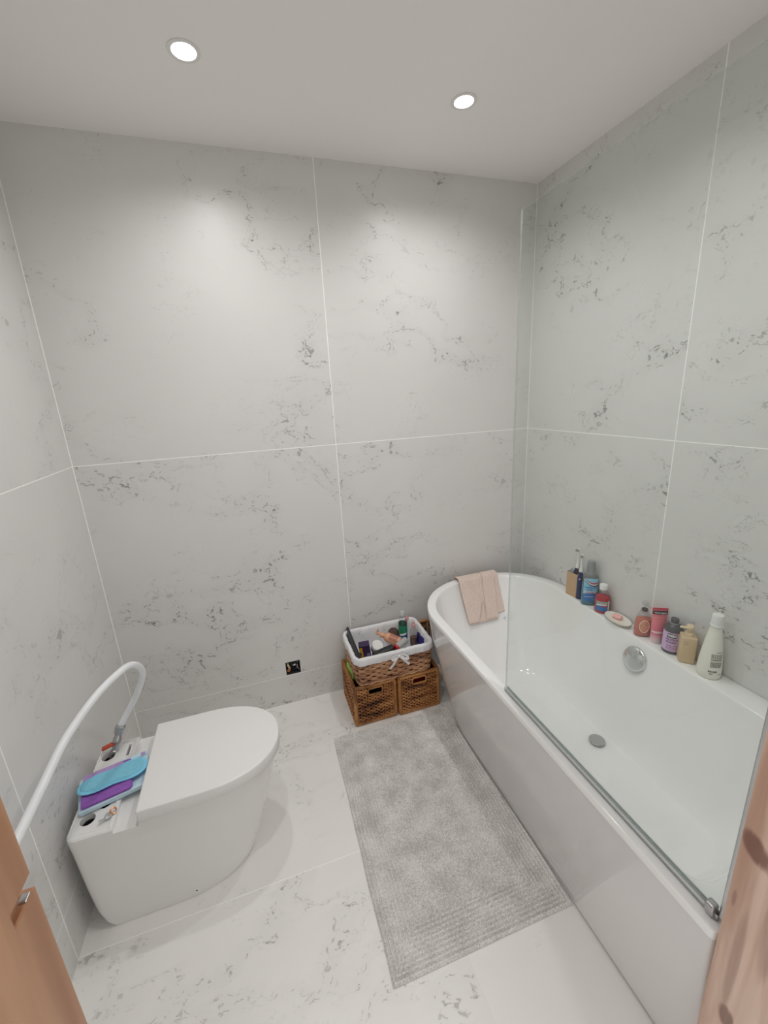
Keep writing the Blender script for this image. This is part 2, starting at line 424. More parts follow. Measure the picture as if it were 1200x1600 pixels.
def patch(mb, s0, s1, z0, z1, wrap, lift=.0003, nu=10, nv=2):
    mb.grid(lambda a, b: wrap(s0+(s1-s0)*a, z0+(z1-z0)*b, lift), nu, nv)

def boolean_cut(o, cutter_mb):
    c = cutter_mb.build('cutter', M_CERAMIC, smooth=False)
    md = o.modifiers.new('cut', 'BOOLEAN'); md.object = c; md.operation = 'DIFFERENCE'; md.solver = 'EXACT'
    dg = bpy.context.evaluated_depsgraph_get(); dg.update()
    me = bpy.data.meshes.new_from_object(o.evaluated_get(dg)); o.modifiers.clear(); old = o.data; o.data = me; me.name = old.name
    bpy.data.objects.remove(c)
    me.shade_smooth(); me.set_sharp_from_angle(angle=math.radians(35))

# ------------------------------------------------------------------ room
b = MB(); b.box((-.1, -2.2, -.06), (W+.1, .1, 0)); struct('floor', b, M_FLOOR, 'pale stone look tiled floor', smooth=False)
b = MB(); b.box((-.1, YF-.15, H), (W+.1, .1, H+.06)); struct('ceiling', b, M_CEIL, 'plain white painted ceiling', smooth=False)
b = MB(); b.box((-.06, YF-.15, 0), (0, .06, H)); struct('wall_left', b, M_LEFT, 'large grey stone look tiles behind the toilet', smooth=False)
b = MB(); b.box((W, YF-.15, 0), (W+.06, .06, H)); struct('wall_right', b, M_RIGHT, 'large grey stone look tiles behind the bath ledge', smooth=False)
sx0, sx1, sz0, sz1 = .685, .757, .168, .241
b = MB(); b.box((0, 0, 0), (sx0, .06, H)); b.box((sx1, 0, 0), (W, .06, H)); b.box((sx0, 0, 0), (sx1, .06, sz0)); b.box((sx0, 0, sz1), (sx1, .06, H))
struct('wall_back', b, M_BACK, 'large grey stone look tiles facing the door', smooth=False)
JL, JR, DH = .443, 1.326, 2.04
b = MB(); b.box((0, YF-.14, 0), (JL-.028, YF, H)); b.box((JR+.028, YF-.14, 0), (W, YF, H)); b.box((JL-.028, YF-.14, DH+.03), (JR+.028, YF, H))
struct('wall_front', b, M_FRONT, smooth=False)

M_WOODL = wood_mat('pine_left', S(158, 112, 82), S(196, 152, 118), S(92, 52, 30), .45, .2, seed=2.3)
M_WOODR = wood_mat('pine_right', S(178, 136, 112), S(230, 202, 184), S(104, 46, 16), .16, .9, seed=.9,
                  knots=((-1.600, .782, .026, .026, .5, .85), (-1.586, .658, .0035, .020, 0, .4), (-1.613, .400, .014, .03, .6, .8), (-1.606, .53, .009, .14, 0, .4), (-1.640, .70, .012, .16, 0, .35)))
df = thing('door_1', 'varnished knotty wooden door frame around the doorway', None); df['kind'] = 'structure'
b = MB()   # left lining with a notch cut for the latch keep
ya, yb = YF-.16, YF+.004
b.box((JL-.026, ya, 0), (JL, yb, 1.1475)); b.box((JL-.026, ya, 1.162), (JL, yb, DH)); b.box((JL-.026, ya, 1.1475), (JL-.006, yb-.010, 1.162)); b.box((JL-.006, ya, 1.1475), (JL, yb-.030, 1.162))
b.build('jamb', M_WOODL, df, smooth=False)['label'] = 'pale matt jamb with a latch notch'
b = MB(); b.rbox((JL-.004, yb-.0075, 1.14755), (.006, .008, .0016), .0006); b.build('strike_plate', M_SATIN, df)
b = MB(); b.box((JR, ya, 0), (JR+.026, YF+.0, DH)); b.build('jamb', M_WOODR, df, smooth=False)['label'] = 'glossy reddish knotty jamb'
b = MB(); b.box((JL-.026, ya, DH), (JR+.026, YF, DH+.026)); b.build('head', M_WOODR, df, smooth=False)

# ------------------------------------------------------------------ ceiling spotlights
def downlight(loc, label):
    t = thing('ceiling_spotlight', label, 'ceiling light', loc, group='recessed ceiling spotlights')
    b = MB(); b.lathe([(.041, 0), (.0415, -.0022), (.036, -.0035), (.031, -.0025), (.0295, 0)], 40, cap0=False, cap1=False); b.build('trim_ring', M_PAINT, t)
    b = MB(); b.lathe([(.0292, -.0004), (.0292, -.0016), (.024, -.0026), (.0, -.0030)], 32, cap0=False, cap1=False); b.build('lens', M_LENS, t)
    return t
def lamp(parent, watts):
    l = bpy.data.lights.new('spot_beam', 'SPOT'); l.energy = watts; l.spot_size = math.radians(157); l.spot_blend = .86; l.shadow_soft_size = .026; l.color = (1., .992, .978)
    o = bpy.data.objects.new('spot_beam', l); COL.objects.link(o); o.parent = parent; o.location = (0, 0, -.012)
WATT = 15.2
LIGHTS = [((.625, -.43, H), 'round recessed ceiling spotlight above the toilet'), ((1.452, -.424, H), 'round recessed ceiling spotlight above the bath and baskets'),
          ((.64, -1.17, H), 'round recessed ceiling spotlight beside the left wall by the doorway'), ((1.452, -1.17, H), 'round recessed ceiling spotlight above the near end of the bath')]
first = None
for i, (loc, lab) in enumerate(LIGHTS):
    if first is None: t = first = downlight(loc, lab)
    else: t = copy_tree(first); t.location = loc; t['label'] = lab
for o in [o for o in list(COL.objects) if o.name.startswith('ceiling_spotlight')]: lamp(o, WATT)

# ------------------------------------------------------------------ bath
RZ = .543
bath = thing('bathtub', 'white bath with rounded far corners along the right wall', 'bathtub')
NC, NE = 18, 14
def RR(*a): return rrect(*a, nc=NC, ne=NE)
def skew(P):
    return [(x + max(0, (x-1.37)/.63)*(.04*(y+.4)), y) for x, y in P]
OUT = RR(1.327, 2.062, -1.573, -.055, (.012, .012, .31, .33))
def inset_out(d): return RR(1.327+d, 2.062-d*.3, -1.573+d*.3, -.055-d, (.012, .012, .31-d, .33-d))
IN0 = skew(RR(1.366, 2.008, -1.515, -.090, (.06, .06, .27, .29)))
IN1 = skew(RR(1.372, 2.002, -1.507, -.098, (.065, .065, .27, .29)))
FW = RR(1.450, 1.885, -1.365, -.330, (.13, .13, .16, .18))
FL = RR(1.485, 1.850, -1.325, -.375, (.11, .11, .13, .15))
rings = [at_z(inset_out(.0), .524), at_z(inset_out(.0), .538), at_z(inset_out(.0012), .541), at_z(inset_out(.003), RZ-.0006), at_z(inset_out(.006), RZ)]
rings += [at_z(lerp2(IN0, IN1, -.3), RZ), at_z(IN0, RZ-.0005), at_z(lerp2(IN0, IN1, .35), RZ-.002), at_z(lerp2(IN0, IN1, .6), RZ-.006), at_z(lerp2(IN0, IN1, .75), RZ-.011)]
for k in range(1, 11):
    t = k/10; rings.append(at_z(lerp2(lerp2(IN0, IN1, .75), FW, t**1.15), (RZ-.011) + (.185-(RZ-.011))*t))
for a in (.25, .5, .75, 1.):
    rings.append(at_z(lerp2(FW, FL, math.sin(a*PI/2)), .142 + .043*(1-math.sin(a*PI/2))**1.4))
cxy = (1.69, -.86)
for a in (.4, .8): rings.append(at_z(lerp2(FL, [cxy]*len(FL), a), .142-.004*a))
b = MB(); b.loft(rings, cap0=False, cap1=True); b.build('basin', M_ACRYL, bath, angle=50)
BASE = RR(1.400, 2.060, -1.573, -.085, (.012, .012, .31, .45))
rings = []
for k in range(13):
    t = k/12; zz = .526 - t*(.526-.006); e = t**1.35
    rings.append(at_z(lerp2(inset_out(.0015), BASE, e), zz))
b = MB(); b.loft(rings, False, False); b.build('panel', M_PANEL, bath, angle=60)
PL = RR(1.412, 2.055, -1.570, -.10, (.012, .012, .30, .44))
b = MB(); b.loft([at_z(PL, 0), at_z(PL, .03)], False, False); b.build('shadow_plinth', M_DARK, bath)  # added recessed base, coloured black as the shadow gap under the panel
b = MB(); X = TR((1.806, -.858, .142)); b.lathe([(.0, 0), (.024, 0), (.024, .006), (.0285, .007), (.0295, .010), (.027, .0125), (0, .0135)], 40, X, False, False); b.build('drain_cover', M_SATIN, bath)
# overflow on the long wall side
n = Vector((-1, 0, .42)).normalized()
q = n.to_track_quat('Z', 'Y').to_matrix().to_4x4()
X = Matrix.Translation((1.985, -.845, .462)) @ q
ov = MB(); ov.lathe([(0, -.004), (.056, -.004), (.057, .006), (.054, .013), (.049, .014)], 48, X, False, False); ov = ov.build('overflow_plate', M_CHROME, bath)
b = MB(); b.lathe([(.049, .013), (.047, .024), (.042, .0285), (0, .030)], 48, X, False, False)
b.rbox((0, .022, .031), (.006, .030, .008), .002, X=X); b.build('overflow_knob', M_CHROME, ov)

# ------------------------------------------------------------------ glass screen
GX0, GX1 = 1.3555, 1.3550       # far and near end of the pane (x)
def gx(y): return GX0 + (GX1-GX0)*(y+.886)/(-1.553+.886)
scr = thing('shower_screen', 'clear frameless glass panel standing on the front rim of the bath', 'shower screen')
b = MB(); ya, yb, z0, z1 = -1.560, -.888, .552, 1.922
def P8(y, s, z): return (gx(y)+s*.003, y, z)
vs = [P8(ya,-1,z0),P8(ya,1,z0),P8(yb,1,z0),P8(yb,-1,z0),P8(ya,-1,z1),P8(ya,1,z1),P8(yb,1,z1),P8(yb,-1,z1)]
b.cur = 0; b.add(vs, [(0,3,7,4),(1,5,6,2)]); b.cur = 1; b.add(vs, [(0,1,2,3),(4,7,6,5),(0,4,5,1),(3,2,6,7)])
b.build('glass_pane', [M_PANE, M_PANE_EDGE], scr, smooth=False)
b = MB()
def seal(y, s, z): return (gx(y)+s, y, z)
for s0, s1, zz0, zz1 in ((-.0062, .0062, .5445, .5515), (-.0062, -.0044, .5445, .558), (.0044, .0062, .5445, .558)):
    vs = [seal(ya,s0,zz0),seal(ya,s1,zz0),seal(yb,s1,zz0),seal(yb,s0,zz0),seal(ya,s0,zz1),seal(ya,s1,zz1),seal(yb,s1,zz1),seal(yb,s0,zz1)]
    b.add(vs, [(0,3,2,1),(4,5,6,7),(0,1,5,4),(1,2,6,5),(2,3,7,6),(3,0,4,7)])
b.build('bottom_seal', M_SEAL, scr, smooth=False)
b = MB(); b.rbox((GX1+.003, YF+.0095, 1.243), (.016, .017, 1.376), .003); b.build('wall_profile', M_ALU, scr)
b = MB(); b.rbox((GX1-.004, YF+.030, .560), (.017, .017, .026), .004); b.build('hinge_block', M_SATIN, scr)
b = MB(); random.seed(11)
for k in range(26):
    y = -1.33-.22*random.random(); z = 1.90-.16*random.random()**1.3*(1 if random.random() < .8 else 2); r = .0018+.0028*random.random()
    b.lathe([(r, 0), (r*.85, r*.3), (r*.45, r*.5), (0, r*.56)], 10, Matrix.Translation((gx(y)-.0032, y, z)) @ Matrix.Rotation(-PI/2, 4, 'Y') @ Matrix.Diagonal((1.5, 1, 1, 1)), False, False)
o = b.build('water_drops', M_DROP, scr); o['kind'] = 'stuff'

# ------------------------------------------------------------------ toilet
TY = -.611
toi = thing('toilet', 'white back to wall toilet with closed lid and no cistern, beside left wall', 'toilet', (0, 0, 0))
def dshape(xb, xf, hw, rb=.03, xs=None, n=28, ne=6, oy=0.):
    """D outline: square back at xb, half width hw, rounded front reaching xf"""
    xs = xs if xs is not None else xf-.235
    pts = []
    for i in range(7):
        a = PI + .5*PI*i/6; pts.append((xb+rb+rb*math.cos(a), -hw+rb+rb*math.sin(a)))
    for i in range(1, 9): pts.append((xb+rb+(xs-xb-rb)*i/9, -hw))
    for i in range(n+1):
        a = -.5*PI+PI*i/n
        c, s = math.cos(a), math.sin(a)
        pts.append((xs+(xf-xs)*abs(c)**.92, hw*math.copysign(abs(s)**.92, s)))
    for i in range(1, 9): pts.append((xs+(xb+rb-xs)*i/9, hw))
    for i in range(7):
        a = .5*PI+.5*PI*i/6; pts.append((xb+rb+rb*math.cos(a), hw-rb+rb*math.sin(a)))
    return [(x, y+TY+oy) for x, y in pts]
LY = -.013
prof = [(0, .066, .500, .166), (.008, .058, .504, .1685), (.03, .050, .512, .171), (.08, .041, .530, .174), (.16, .036, .556, .1765), (.25, .033, .582, .179), (.32, .030, .598, .1795), (.360, .027, .604, .180), (.368, .0285, .604, .179), (.3715, .032, .601, .1755)]
b = MB(); b.loft([at_z(dshape(xb, xf, hw), z) for z, xb, xf, hw in prof])
pan = b.build('pan', M_CERAMIC, toi)
cut = MB()
for hx, hy, r in ((.0705, -.731, .0195), (.062, -.493, .020), (.104, -.690, .017)):
    cut.lathe([(r, .30), (r, .40)], 28, TR((hx, hy, 0)))
cut.box((.146, TY-.2, .357), (.212, TY+.2, .40))                       # step between shelf and lid
cut.box((.118, -.512, .355), (.127, -.462, .40))                       # slot
boolean_cut(pan, cut)
for hx, hy, r in ((.0705, -.731, .0192), (.062, -.493, .0197), (.104, -.690, .0167)):
    b = MB(); b.lathe([(r, .352), (r, .302), (0, .3015)], 24, TR((hx, hy, 0)), False, False); b.build('hole_shade', M_DARK, toi)  # black cups, the shade of the deep holes put into their colour
b = MB(); b.box((.1184, -.5116, .3552), (.1266, -.4624, .362)); b.build('slot_lining', M_GREYPL, toi, smooth=False)
# raised lip round the shelf panel
b = MB(); b.loft([at_z(rrect(.037, .142, TY-.168, TY+.168, .008), .3712), at_z(rrect(.039, .140, TY-.166, TY+.166, .008), .3728), at_z(rrect(.143, .1435, TY-.161, TY+.161, .0002), .3728)][:2], False, False)
b.loft([at_z(rrect(.135, .1435, TY-.172, TY+.170, .003), .371), at_z(rrect(.135, .143, TY-.172, TY+.170, .003), .3735), at_z(rrect(.136, .142, TY-.171, TY+.169, .002), .3742)], False, True)
b.build('shelf_lip', M_CERAMIC, toi)
b = MB(); b.loft([at_z(dshape(.222, .606, .172, .006, oy=LY), .3725), at_z(dshape(.222, .606, .172, .006, oy=LY), .384)]); b.build('seat', M_LID, toi)
b = MB(); lid = [(.3765, .0015), (.3780, .0), (.4115, 0), (.4140, .0008), (.4153, .0022), (.4160, .005)]
b.loft([at_z(dshape(.2135+d, .622-d, .1765-d, .005, oy=LY), z) for z, d in lid]); b.build('lid', M_LID, toi, angle=50)
b = MB(); X = TR((.313, TY-.1715, .032), (PI/2, 0, 0)); b.lathe([(.006, -.002), (.006, .0015), (.0045, .0022), (.004, .0005), (0, .0005)], 20, X, False, False); b.build('fixing_cap', M_WHITEPL, toi)
b = MB(); b.lathe([(.0026, .0007), (.0, .0008)], 12, X, False, False); b.build('fixing_screw', M_DARK, toi)

# pipe with isolating valve
pipe = thing('water_pipe', 'bent white plastic water pipe with grey valve and red lever rising from toilet', 'pipe')
pts = [(.103,-.45,.447),(.131,-.44,.488),(.164,-.44,.538),(.196,-.455,.602),(.2145,-.48,.655),(.2165,-.515,.700),(.208,-.55,.728),(.192,-.60,.741),(.151,-.68,.731),(.108,-.79,.699),(.088,-.90,.664),(.082,-1.0,.650),(.070,-1.12,.630),(.040,-1.25,.60),(.004,-1.33,.58)]
b = MB(); b.tube(catmull(pts, 8), .0105, 14); b.build('hose', M_PIPE, pipe)
def along(p0, p1):
    d = Vector(p1)-Vector(p0); return Matrix.Translation(p0) @ d.to_track_quat('Z', 'Y').to_matrix().to_4x4(), d.length
X, Lh = along((.066, -.487, .345), (.104, -.449, .449))
b = MB(); b.lathe([(.011, -.02), (.011, .02), (.0125, .022), (.0125, .034), (.010, .036), (.010, .058), (.0135, .062), (.0135, .074), (.011, .077), (.011, .09)], 20, X, False, False); b.build('valve_body', M_SATIN, pipe)
b = MB(); b.lathe([(.0145, .088), (.0155, .090), (.0155, .100), (.0165, .102), (.0165, .112), (.0145, .117), (.0108, .117)], 8, X, True, False); b.build('nut', M_SATIN, pipe, angle=20)
b = MB(); b.rbox((0, 0, 0), (.040, .016, .009), .003, X=TR((.062, -.474, .3965), (0, -.15, .25))); b.rbox((0, 0, 0), (.012, .016, .012), .003, X=TR((.082, -.470, .398), (0, 0, .25))); b.build('lever', M_RED, pipe)
b = MB(); b.lathe([(.0095, -.02), (.0095, .012)], 16, X); b.build('elbow', M_GREYPL, pipe)

# loose plumbing bits on the shelf
b = MB(); ring = [(.0075*math.cos(a*2*PI/28), .0075*math.sin(a*2*PI/28), 0) for a in range(28)]
bb = MB(); bb.ring_tube(ring, .0024, 8); b.add(bb.v, bb.f, TR((.139, -.738, .3838), (.9, .5, .4))); tag(b.build('copper_ring', M_COPPER), 'small copper ring lying against a nut on toilet shelf', 'plumbing fitting')
bolt = MB(); bolt.lathe([(.0085, 0), (.009, .002), (.009, .007), (.0055, .0085), (.0055, .0125), (.003, .013), (0, .013)], 6, TR((.127, -.747, .3746))); bolt.lathe([(.0032, 0), (.0032, .016), (.002, .017)], 10, TR((.122, -.753, .3785), (0, -1.2, .6))); tag(bolt.build('plumbing_nut', M_CHROME, angle=20), 'small chrome nut beside the open hole on toilet shelf', 'plumbing fitting')

# cloth pads on the shelf
M_TEAL = mat('teal_fleece', S(128, 196, 220), .9, var=.12, scale=120, bump=.6, bscale=300)
M_SKY = mat('sky_cotton', S(132, 206, 236), .85, var=.06, bump=.4)
M_PALE = mat('pale_blue_cotton', S(196, 220, 232), .85, var=.12, scale=60, bump=.4)
M_PURPLE = mat('purple_fleece', S(146, 92, 178), .9, var=.18, scale=90, bump=.6)
M_LILAC = mat('lilac_cotton', S(178, 148, 200), .85, var=.2, scale=70, bump=.4)
def sole(L, w, waist, n=56):
    pts = []
    for i in range(n):
        a = 2*PI*i/n; c, s = math.cos(a), math.sin(a)
        x = .5*L*math.copysign(abs(c)**.75, c); k = 1 - waist*math.exp(-(x/(.2*L))**2) + .12*(x/(.5*L))*(1)
        pts.append((x, .5*w*math.copysign(abs(s)**.8, s)*k))
    return pts
def pad(mb, P, z, h, X, wav=.0):
    def R(sc, zz): return [(x*sc, y*sc*(1 if sc > .99 else sc), zz + wav*math.sin(x*60)*.5) for x, y in P]
    mb.loft([R(.97, z), R(1., z+h*.3), R(1., z+h*.6), R(.96, z+h), R(.90, z+h*.95)], True, True, X)
pa = thing('cloth_pad', 'pale blue patterned cloth pad lowest of the stack on toilet shelf', 'cloth pad', group='folded cloth pads on the toilet')
b = MB(); X = TR((.120, -.642, .3755), (0, 0, .26)); 
rect = rrect(-.094, .098, -.058, .088, .014, 6, 8)
def Rw(sc, zz, k=.0025): return [(x*sc, y*sc, zz + k*math.sin(x*70+y*40)) for x, y in rect]
b.loft([Rw(.98, .001, 0), Rw(1, .004), Rw(1, .008), Rw(.97, .011)], True, True, X)
b.rbox((0, -.051, .012), (.182, .014, .006), .003, X=X); b.rbox((.01, .078, .0125), (.17, .018, .006), .003, X=X); b.build('pad_cover', M_PALE, pa)
b = MB(); b.rbox((.084, .076, .016), (.012, .012, .003), .001, X=X); b.build('press_stud', M_LILAC, pa)
pb = thing('cloth_pad', 'folded purple fleece pad in the middle of the stack', 'cloth pad', group='folded cloth pads on the toilet')
b = MB(); X2 = TR((.100, -.640, .389), (0, 0, .23)); rect = rrect(-.064, .068, -.060, .066, .01, 6, 8)
b.loft([Rw(.98, .0005, 0), Rw(1, .003), Rw(1, .007), Rw(.96, .010)], True, True, X2); b.rbox((0, -.055, .008), (.126, .014, .008), .0035, X=X2); b.build('fleece', M_PURPLE, pb)
b = MB(); b.rbox((-.008, .054, .0085), (.11, .026, .008), .0035, X=X2); b.build('fold', M_LILAC, pb)
pc = thing('cloth_pad', 'sky blue shaped pad with teal centre on top of the stack', 'cloth pad', group='folded cloth pads on the toilet')
b = MB(); X3 = TR((.117, -.629, .402), (.0, .02, .25)); pad(b, sole(.188, .084, .22), 0, .007, X3); b.build('border', M_SKY, pc)
b = MB(); pad(b, [(x*.9, y*.82) for x, y in sole(.188, .084, .22)], .0045, .0055, X3); b.build('fleece', M_TEAL, pc)

# ------------------------------------------------------------------ socket box in the back wall
M_BOXIN = mat('socket_box_metal', (.035, .035, .037), .5)
M_CREAM = mat('cream_cable', S(196, 184, 140), .5)
M_WIREB = mat('copper_wire', S(190, 120, 84), .45)
so = thing('socket_back_box', 'open black wall socket box with loose wires low on back wall', 'socket box')
b = MB(); e = .0015; d = .040
x0, x1, z0, z1 = sx0+.0008, sx1-.0008, sz0+.0008, sz1-.0008
b.box((x0, .001, z0), (x0+e, d, z1)); b.box((x1-e, .001, z0), (x1, d, z1)); b.box((x0, .001, z0), (x1, d, z0+e)); b.box((x0, .001, z1-e), (x1, d, z1)); b.box((x0, d-e, z0), (x1, d, z1)); b.build('metal_box', M_BOXIN, so, smooth=False)
b = MB(); b.tube(catmull([(x0+.012, .034, z1-.006), (x0+.010, .016, z1-.016), (x0+.014, .008, z1-.028), (x0+.018, .012, z0+.030)], 6), .0055, 10); b.build('cable_sheath', M_CREAM, so)
b = MB(); b.tube(catmull([(x0+.018, .012, z0+.032), (x0+.010, .006, z0+.024), (x0+.007, .010, z0+.014), (x0+.016, .014, z0+.012), (x0+.022, .02, z0+.022)], 6), .0035, 8); b.build('wire', M_WIREB, so)
b = MB(); b.tube(catmull([(x0+.028, .012, z1-.004), (x0+.032, .008, z0+.050), (x0+.050, .010, z0+.058), (x0+.060, .014, z0+.040), (x0+.050, .012, z0+.022), (x0+.030, .018, z0+.012)], 6), .0045, 8); b.build('wire', M_BLACK, so)
b = MB(); b.tube(catmull([(x1-.010, .014, z1-.010), (x1-.014, .010, z0+.030), (x1-.006, .012, z0+.012)], 6), .003, 8); b.rbox((x0+.043, .016, z0+.042), (.014, .008, .009), .001); b.build('terminal', M_ALU, so)

# ------------------------------------------------------------------ rug
rug = MB(); X0, Y0 = .836, -.752
RL, RWd = .884, .572
nu, nv = 320, 500
ang = .022
def bath_foot(y):
    if y < -.535: return 1.400
    return 1.85-math.sqrt(max(0, .45**2-(y+.535)**2))
def rugp(u, v):
    x = u*RWd; y = v*RL
    d = [x, RWd-x, y, RL-y]; k = min(range(4), key=lambda i: d[i]); dd = d[k]; al = y if k < 2 else x
    BW = .108
    if dd < BW:
        ph = dd/.0122; row = int(ph); fr = ph-row
        h = .0010 + .0105*abs(math.sin(PI*fr))**.8
        bead = abs(math.sin(PI*(al/.0115 + .37*row + .8*mnoise.noise(Vector((al*30, row, 1))))))
        h = h*(.55+.45*bead**.4)
        if dd < .004: h *= .45 + dd*137
    else:
        h = .0105 + .0062*mnoise.noise(Vector((x*170, y*170, 3))) + .0034*mnoise.noise(Vector((x*420, y*420, 7))) + .0022*mnoise.noise(Vector((x*12, y*12, 9)))
    h += .0012*mnoise.noise(Vector((x*22, y*22, 2)))
    wob = .003*mnoise.noise(Vector((y*6, 0, k))) if dd < .03 else 0
    ca, sa = math.cos(ang), math.sin(ang)
    # local frame: far left corner is (.847,-.312)
    px = .824 + (.846-.824)*v + x*(1.0) + wob
    py = -1.193 + v*.879 + x*(-.012)
    lim = bath_foot(py)-.005
    if px > lim: px = lim + .0 + (px-lim)*.02
    return (px, py, max(.0012, h) if 0 < u < 1 and 0 < v < 1 else .0012)
rug.grid(rugp, nu, nv)
m, nt, out = new_mat('cotton_rug')
p = nd(nt, 'ShaderNodeBsdfPrincipled'); p.inputs['Roughness'].default_value = .95
tc = nd(nt, 'ShaderNodeTexCoord'); n1 = nd(nt, 'ShaderNodeTexNoise'); n1.inputs['Scale'].default_value = 14; n1.inputs['Detail'].default_value = 4
n2 = nd(nt, 'ShaderNodeTexNoise'); n2.inputs['Scale'].default_value = 230; n2.inputs['Detail'].default_value = 3
nt.links.new(tc.outputs['Object'], n1.inputs[0]); nt.links.new(tc.outputs['Object'], n2.inputs[0])
aa = nd(nt, 'ShaderNodeMath', operation='MULTIPLY_ADD'); aa.inputs[1].default_value = .35; hf = nd(nt, 'ShaderNodeMath', operation='MULTIPLY'); hf.inputs[1].default_value = .65; nt.links.new(n2.outputs[0], hf.inputs[0]); nt.links.new(n1.outputs[0], aa.inputs[0]); nt.links.new(hf.outputs[0], aa.inputs[2])
rr = nd(nt, 'ShaderNodeValToRGB'); rr.color_ramp.elements[0].position = .40; rr.color_ramp.elements[1].position = .58
rr.color_ramp.elements[0].color = (.53, .515, .50, 1); rr.color_ramp.elements[1].color = (.80, .785, .765, 1)
nt.links.new(aa.outputs[0], rr.inputs[0]); nt.links.new(rr.outputs[0], p.inputs['Base Color'])
bp = nd(nt, 'ShaderNodeBump'); bp.inputs['Strength'].default_value = .5; bp.inputs['Distance'].default_value = .003
nt.links.new(n2.outputs[0], bp.inputs['Height']); nt.links.new(bp.outputs[0], p.inputs['Normal']); nt.links.new(p.outputs[0], out.inputs[0])
M_RUG = m
tag(rug.build('bath_rug', M_RUG, angle=180, fix=False), 'light grey cotton bath rug with ribbed border lying beside the bath', 'rug')

# ------------------------------------------------------------------ wicker boxes and basket
M_WK1 = band_mat('wicker_brown', S(64, 32, 12), S(148, 92, 46), S(196, 140, 84), 34, 1.3)
M_WK2 = band_mat('wicker_rim', S(120, 76, 38), S(158, 106, 56), S(188, 134, 78), 10, 4.1)
M_WK3 = band_mat('willow', S(120, 80, 56), S(182, 134, 100), S(212, 168, 132), 60, 7.7)
M_INNER = mat('wicker_gap_shade', S(40, 22, 10), .8, var=.3, scale=60)
def seg_weave(mb, p0, p1, z, amp, pitch, ph, r, nrm, n=5):
    L = (Vector(p1)-Vector(p0)).length; N = max(2, int(L/pitch*4)); pts = []
    for i in range(N+1):
        t = i/N; s = t*L; o = amp*math.sin(PI*s/pitch+ph)
        pts.append((p0[0]+(p1[0]-p0[0])*t+nrm[0]*o, p0[1]+(p1[1]-p0[1])*t+nrm[1]*o, z+.0008*math.sin(s*55+ph*3+z*100)))
    mb.tube(pts, r, n, flat=1.0)
def wicker_box(x0, x1, y0, y1, h, label):
    t = thing('wicker_box', label, 'storage basket', group='woven storage boxes on the floor')
    w = MB(); body = MB(); bw = .020
    ins = .003
    slot = (.5*(x0+x1)-.036, .5*(x0+x1)+.036, h-.056, h-.022)
    rows = [bw + .003 + i*.0088 for i in range(int((h-2*bw-.003)/.0088)+1)]
    for i, z in enumerate(rows):
        ph = PI*(i % 2)
        if slot[2]-.006 < z < slot[3]+.006:
            seg_weave(w, (x0+bw, y0+ins), (slot[0]-.006, y0+ins), z, .0026, .013, ph, .0030, (0, -1)); seg_weave(w, (slot[1]+.006, y0+ins), (x1-bw, y0+ins), z, .0026, .013, ph, .0030, (0, -1))
        else: seg_weave(w, (x0+bw, y0+ins), (x1-bw, y0+ins), z, .0026, .013, ph, .0030, (0, -1))
        seg_weave(w, (x0+ins, y0+bw), (x0+ins, y1-bw), z, .0026, .013, ph, .0030, (-1, 0)); seg_weave(w, (x1-ins, y0+bw), (x1-ins, y1-bw), z, .0026, .013, ph, .0030, (1, 0)); seg_weave(w, (x0+bw, y1-ins), (x1-bw, y1-ins), z, .0026, .013, ph, .0030, (0, 1))
    def stake(x, y, a=bw*.6, c=None): w.tube([(x, y, a), (x, y, h-bw*.6 if c is None else c)], .0022, 5)
    k = int((x1-x0-2*bw)/.013)
    for i in range(k+1):
        x = x0+bw+(x1-x0-2*bw)*i/k
        if slot[0]-.004 < x < slot[1]+.004: stake(x, y0+ins, c=slot[2]-.004)
        else: stake(x, y0+ins)
        stake(x, y1-ins)
    k = int((y1-y0-2*bw)/.013)
    for i in range(k+1):
        y = y0+bw+(y1-y0-2*bw)*i/k; stake(x0+ins, y); stake(x1-ins, y)
    w.build('woven_sides', M_WK1, t)
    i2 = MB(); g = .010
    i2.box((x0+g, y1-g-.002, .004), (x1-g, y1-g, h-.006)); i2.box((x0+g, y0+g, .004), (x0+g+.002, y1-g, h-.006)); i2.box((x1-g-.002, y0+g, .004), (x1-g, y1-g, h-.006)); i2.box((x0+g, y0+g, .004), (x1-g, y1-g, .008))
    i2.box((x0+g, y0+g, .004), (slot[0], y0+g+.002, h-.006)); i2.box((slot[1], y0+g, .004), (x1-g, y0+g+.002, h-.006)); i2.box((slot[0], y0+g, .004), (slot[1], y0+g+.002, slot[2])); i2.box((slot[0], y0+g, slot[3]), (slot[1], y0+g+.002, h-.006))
    i2.build('lining', M_INNER, t, smooth=False)  # dark inner sheets, shade between strands and inside the box painted as colour
    f = MB()
    def wrapbar(p0, p1, r, N):   # wound cane edge
        p0, p1 = Vector(p0), Vector(p1); L = (p1-p0).length; n = int(L/.0022); f.tube([p0+(p1-p0)*(i/n) for i in range(n+1)], [r*(1+.06*math.sin(PI*i*.66)) for i in range(n+1)], N)
    rr = .0095
    for z in (rr, h-rr):
        wrapbar((x0+rr, y0+rr, z), (x1-rr, y0+rr, z), rr, 8); wrapbar((x0+rr, y1-rr, z), (x1-rr, y1-rr, z), rr, 8); wrapbar((x0+rr, y0+rr, z), (x0+rr, y1-rr, z), rr, 8); wrapbar((x1-rr, y0+rr, z), (x1-rr, y1-rr, z), rr, 8)
    for x, y in ((x0+rr, y0+rr), (x1-rr, y0+rr), (x0+rr, y1-rr), (x1-rr, y1-rr)): wrapbar((x, y, rr), (x, y, h-rr), rr, 8)
    f.build('frame', M_WK2, t)
    hm = MB(); hp = [(x, y0+.0035, z) for x, z in rrect(slot[0], slot[1], slot[2], slot[3], .008, 5, 5)]
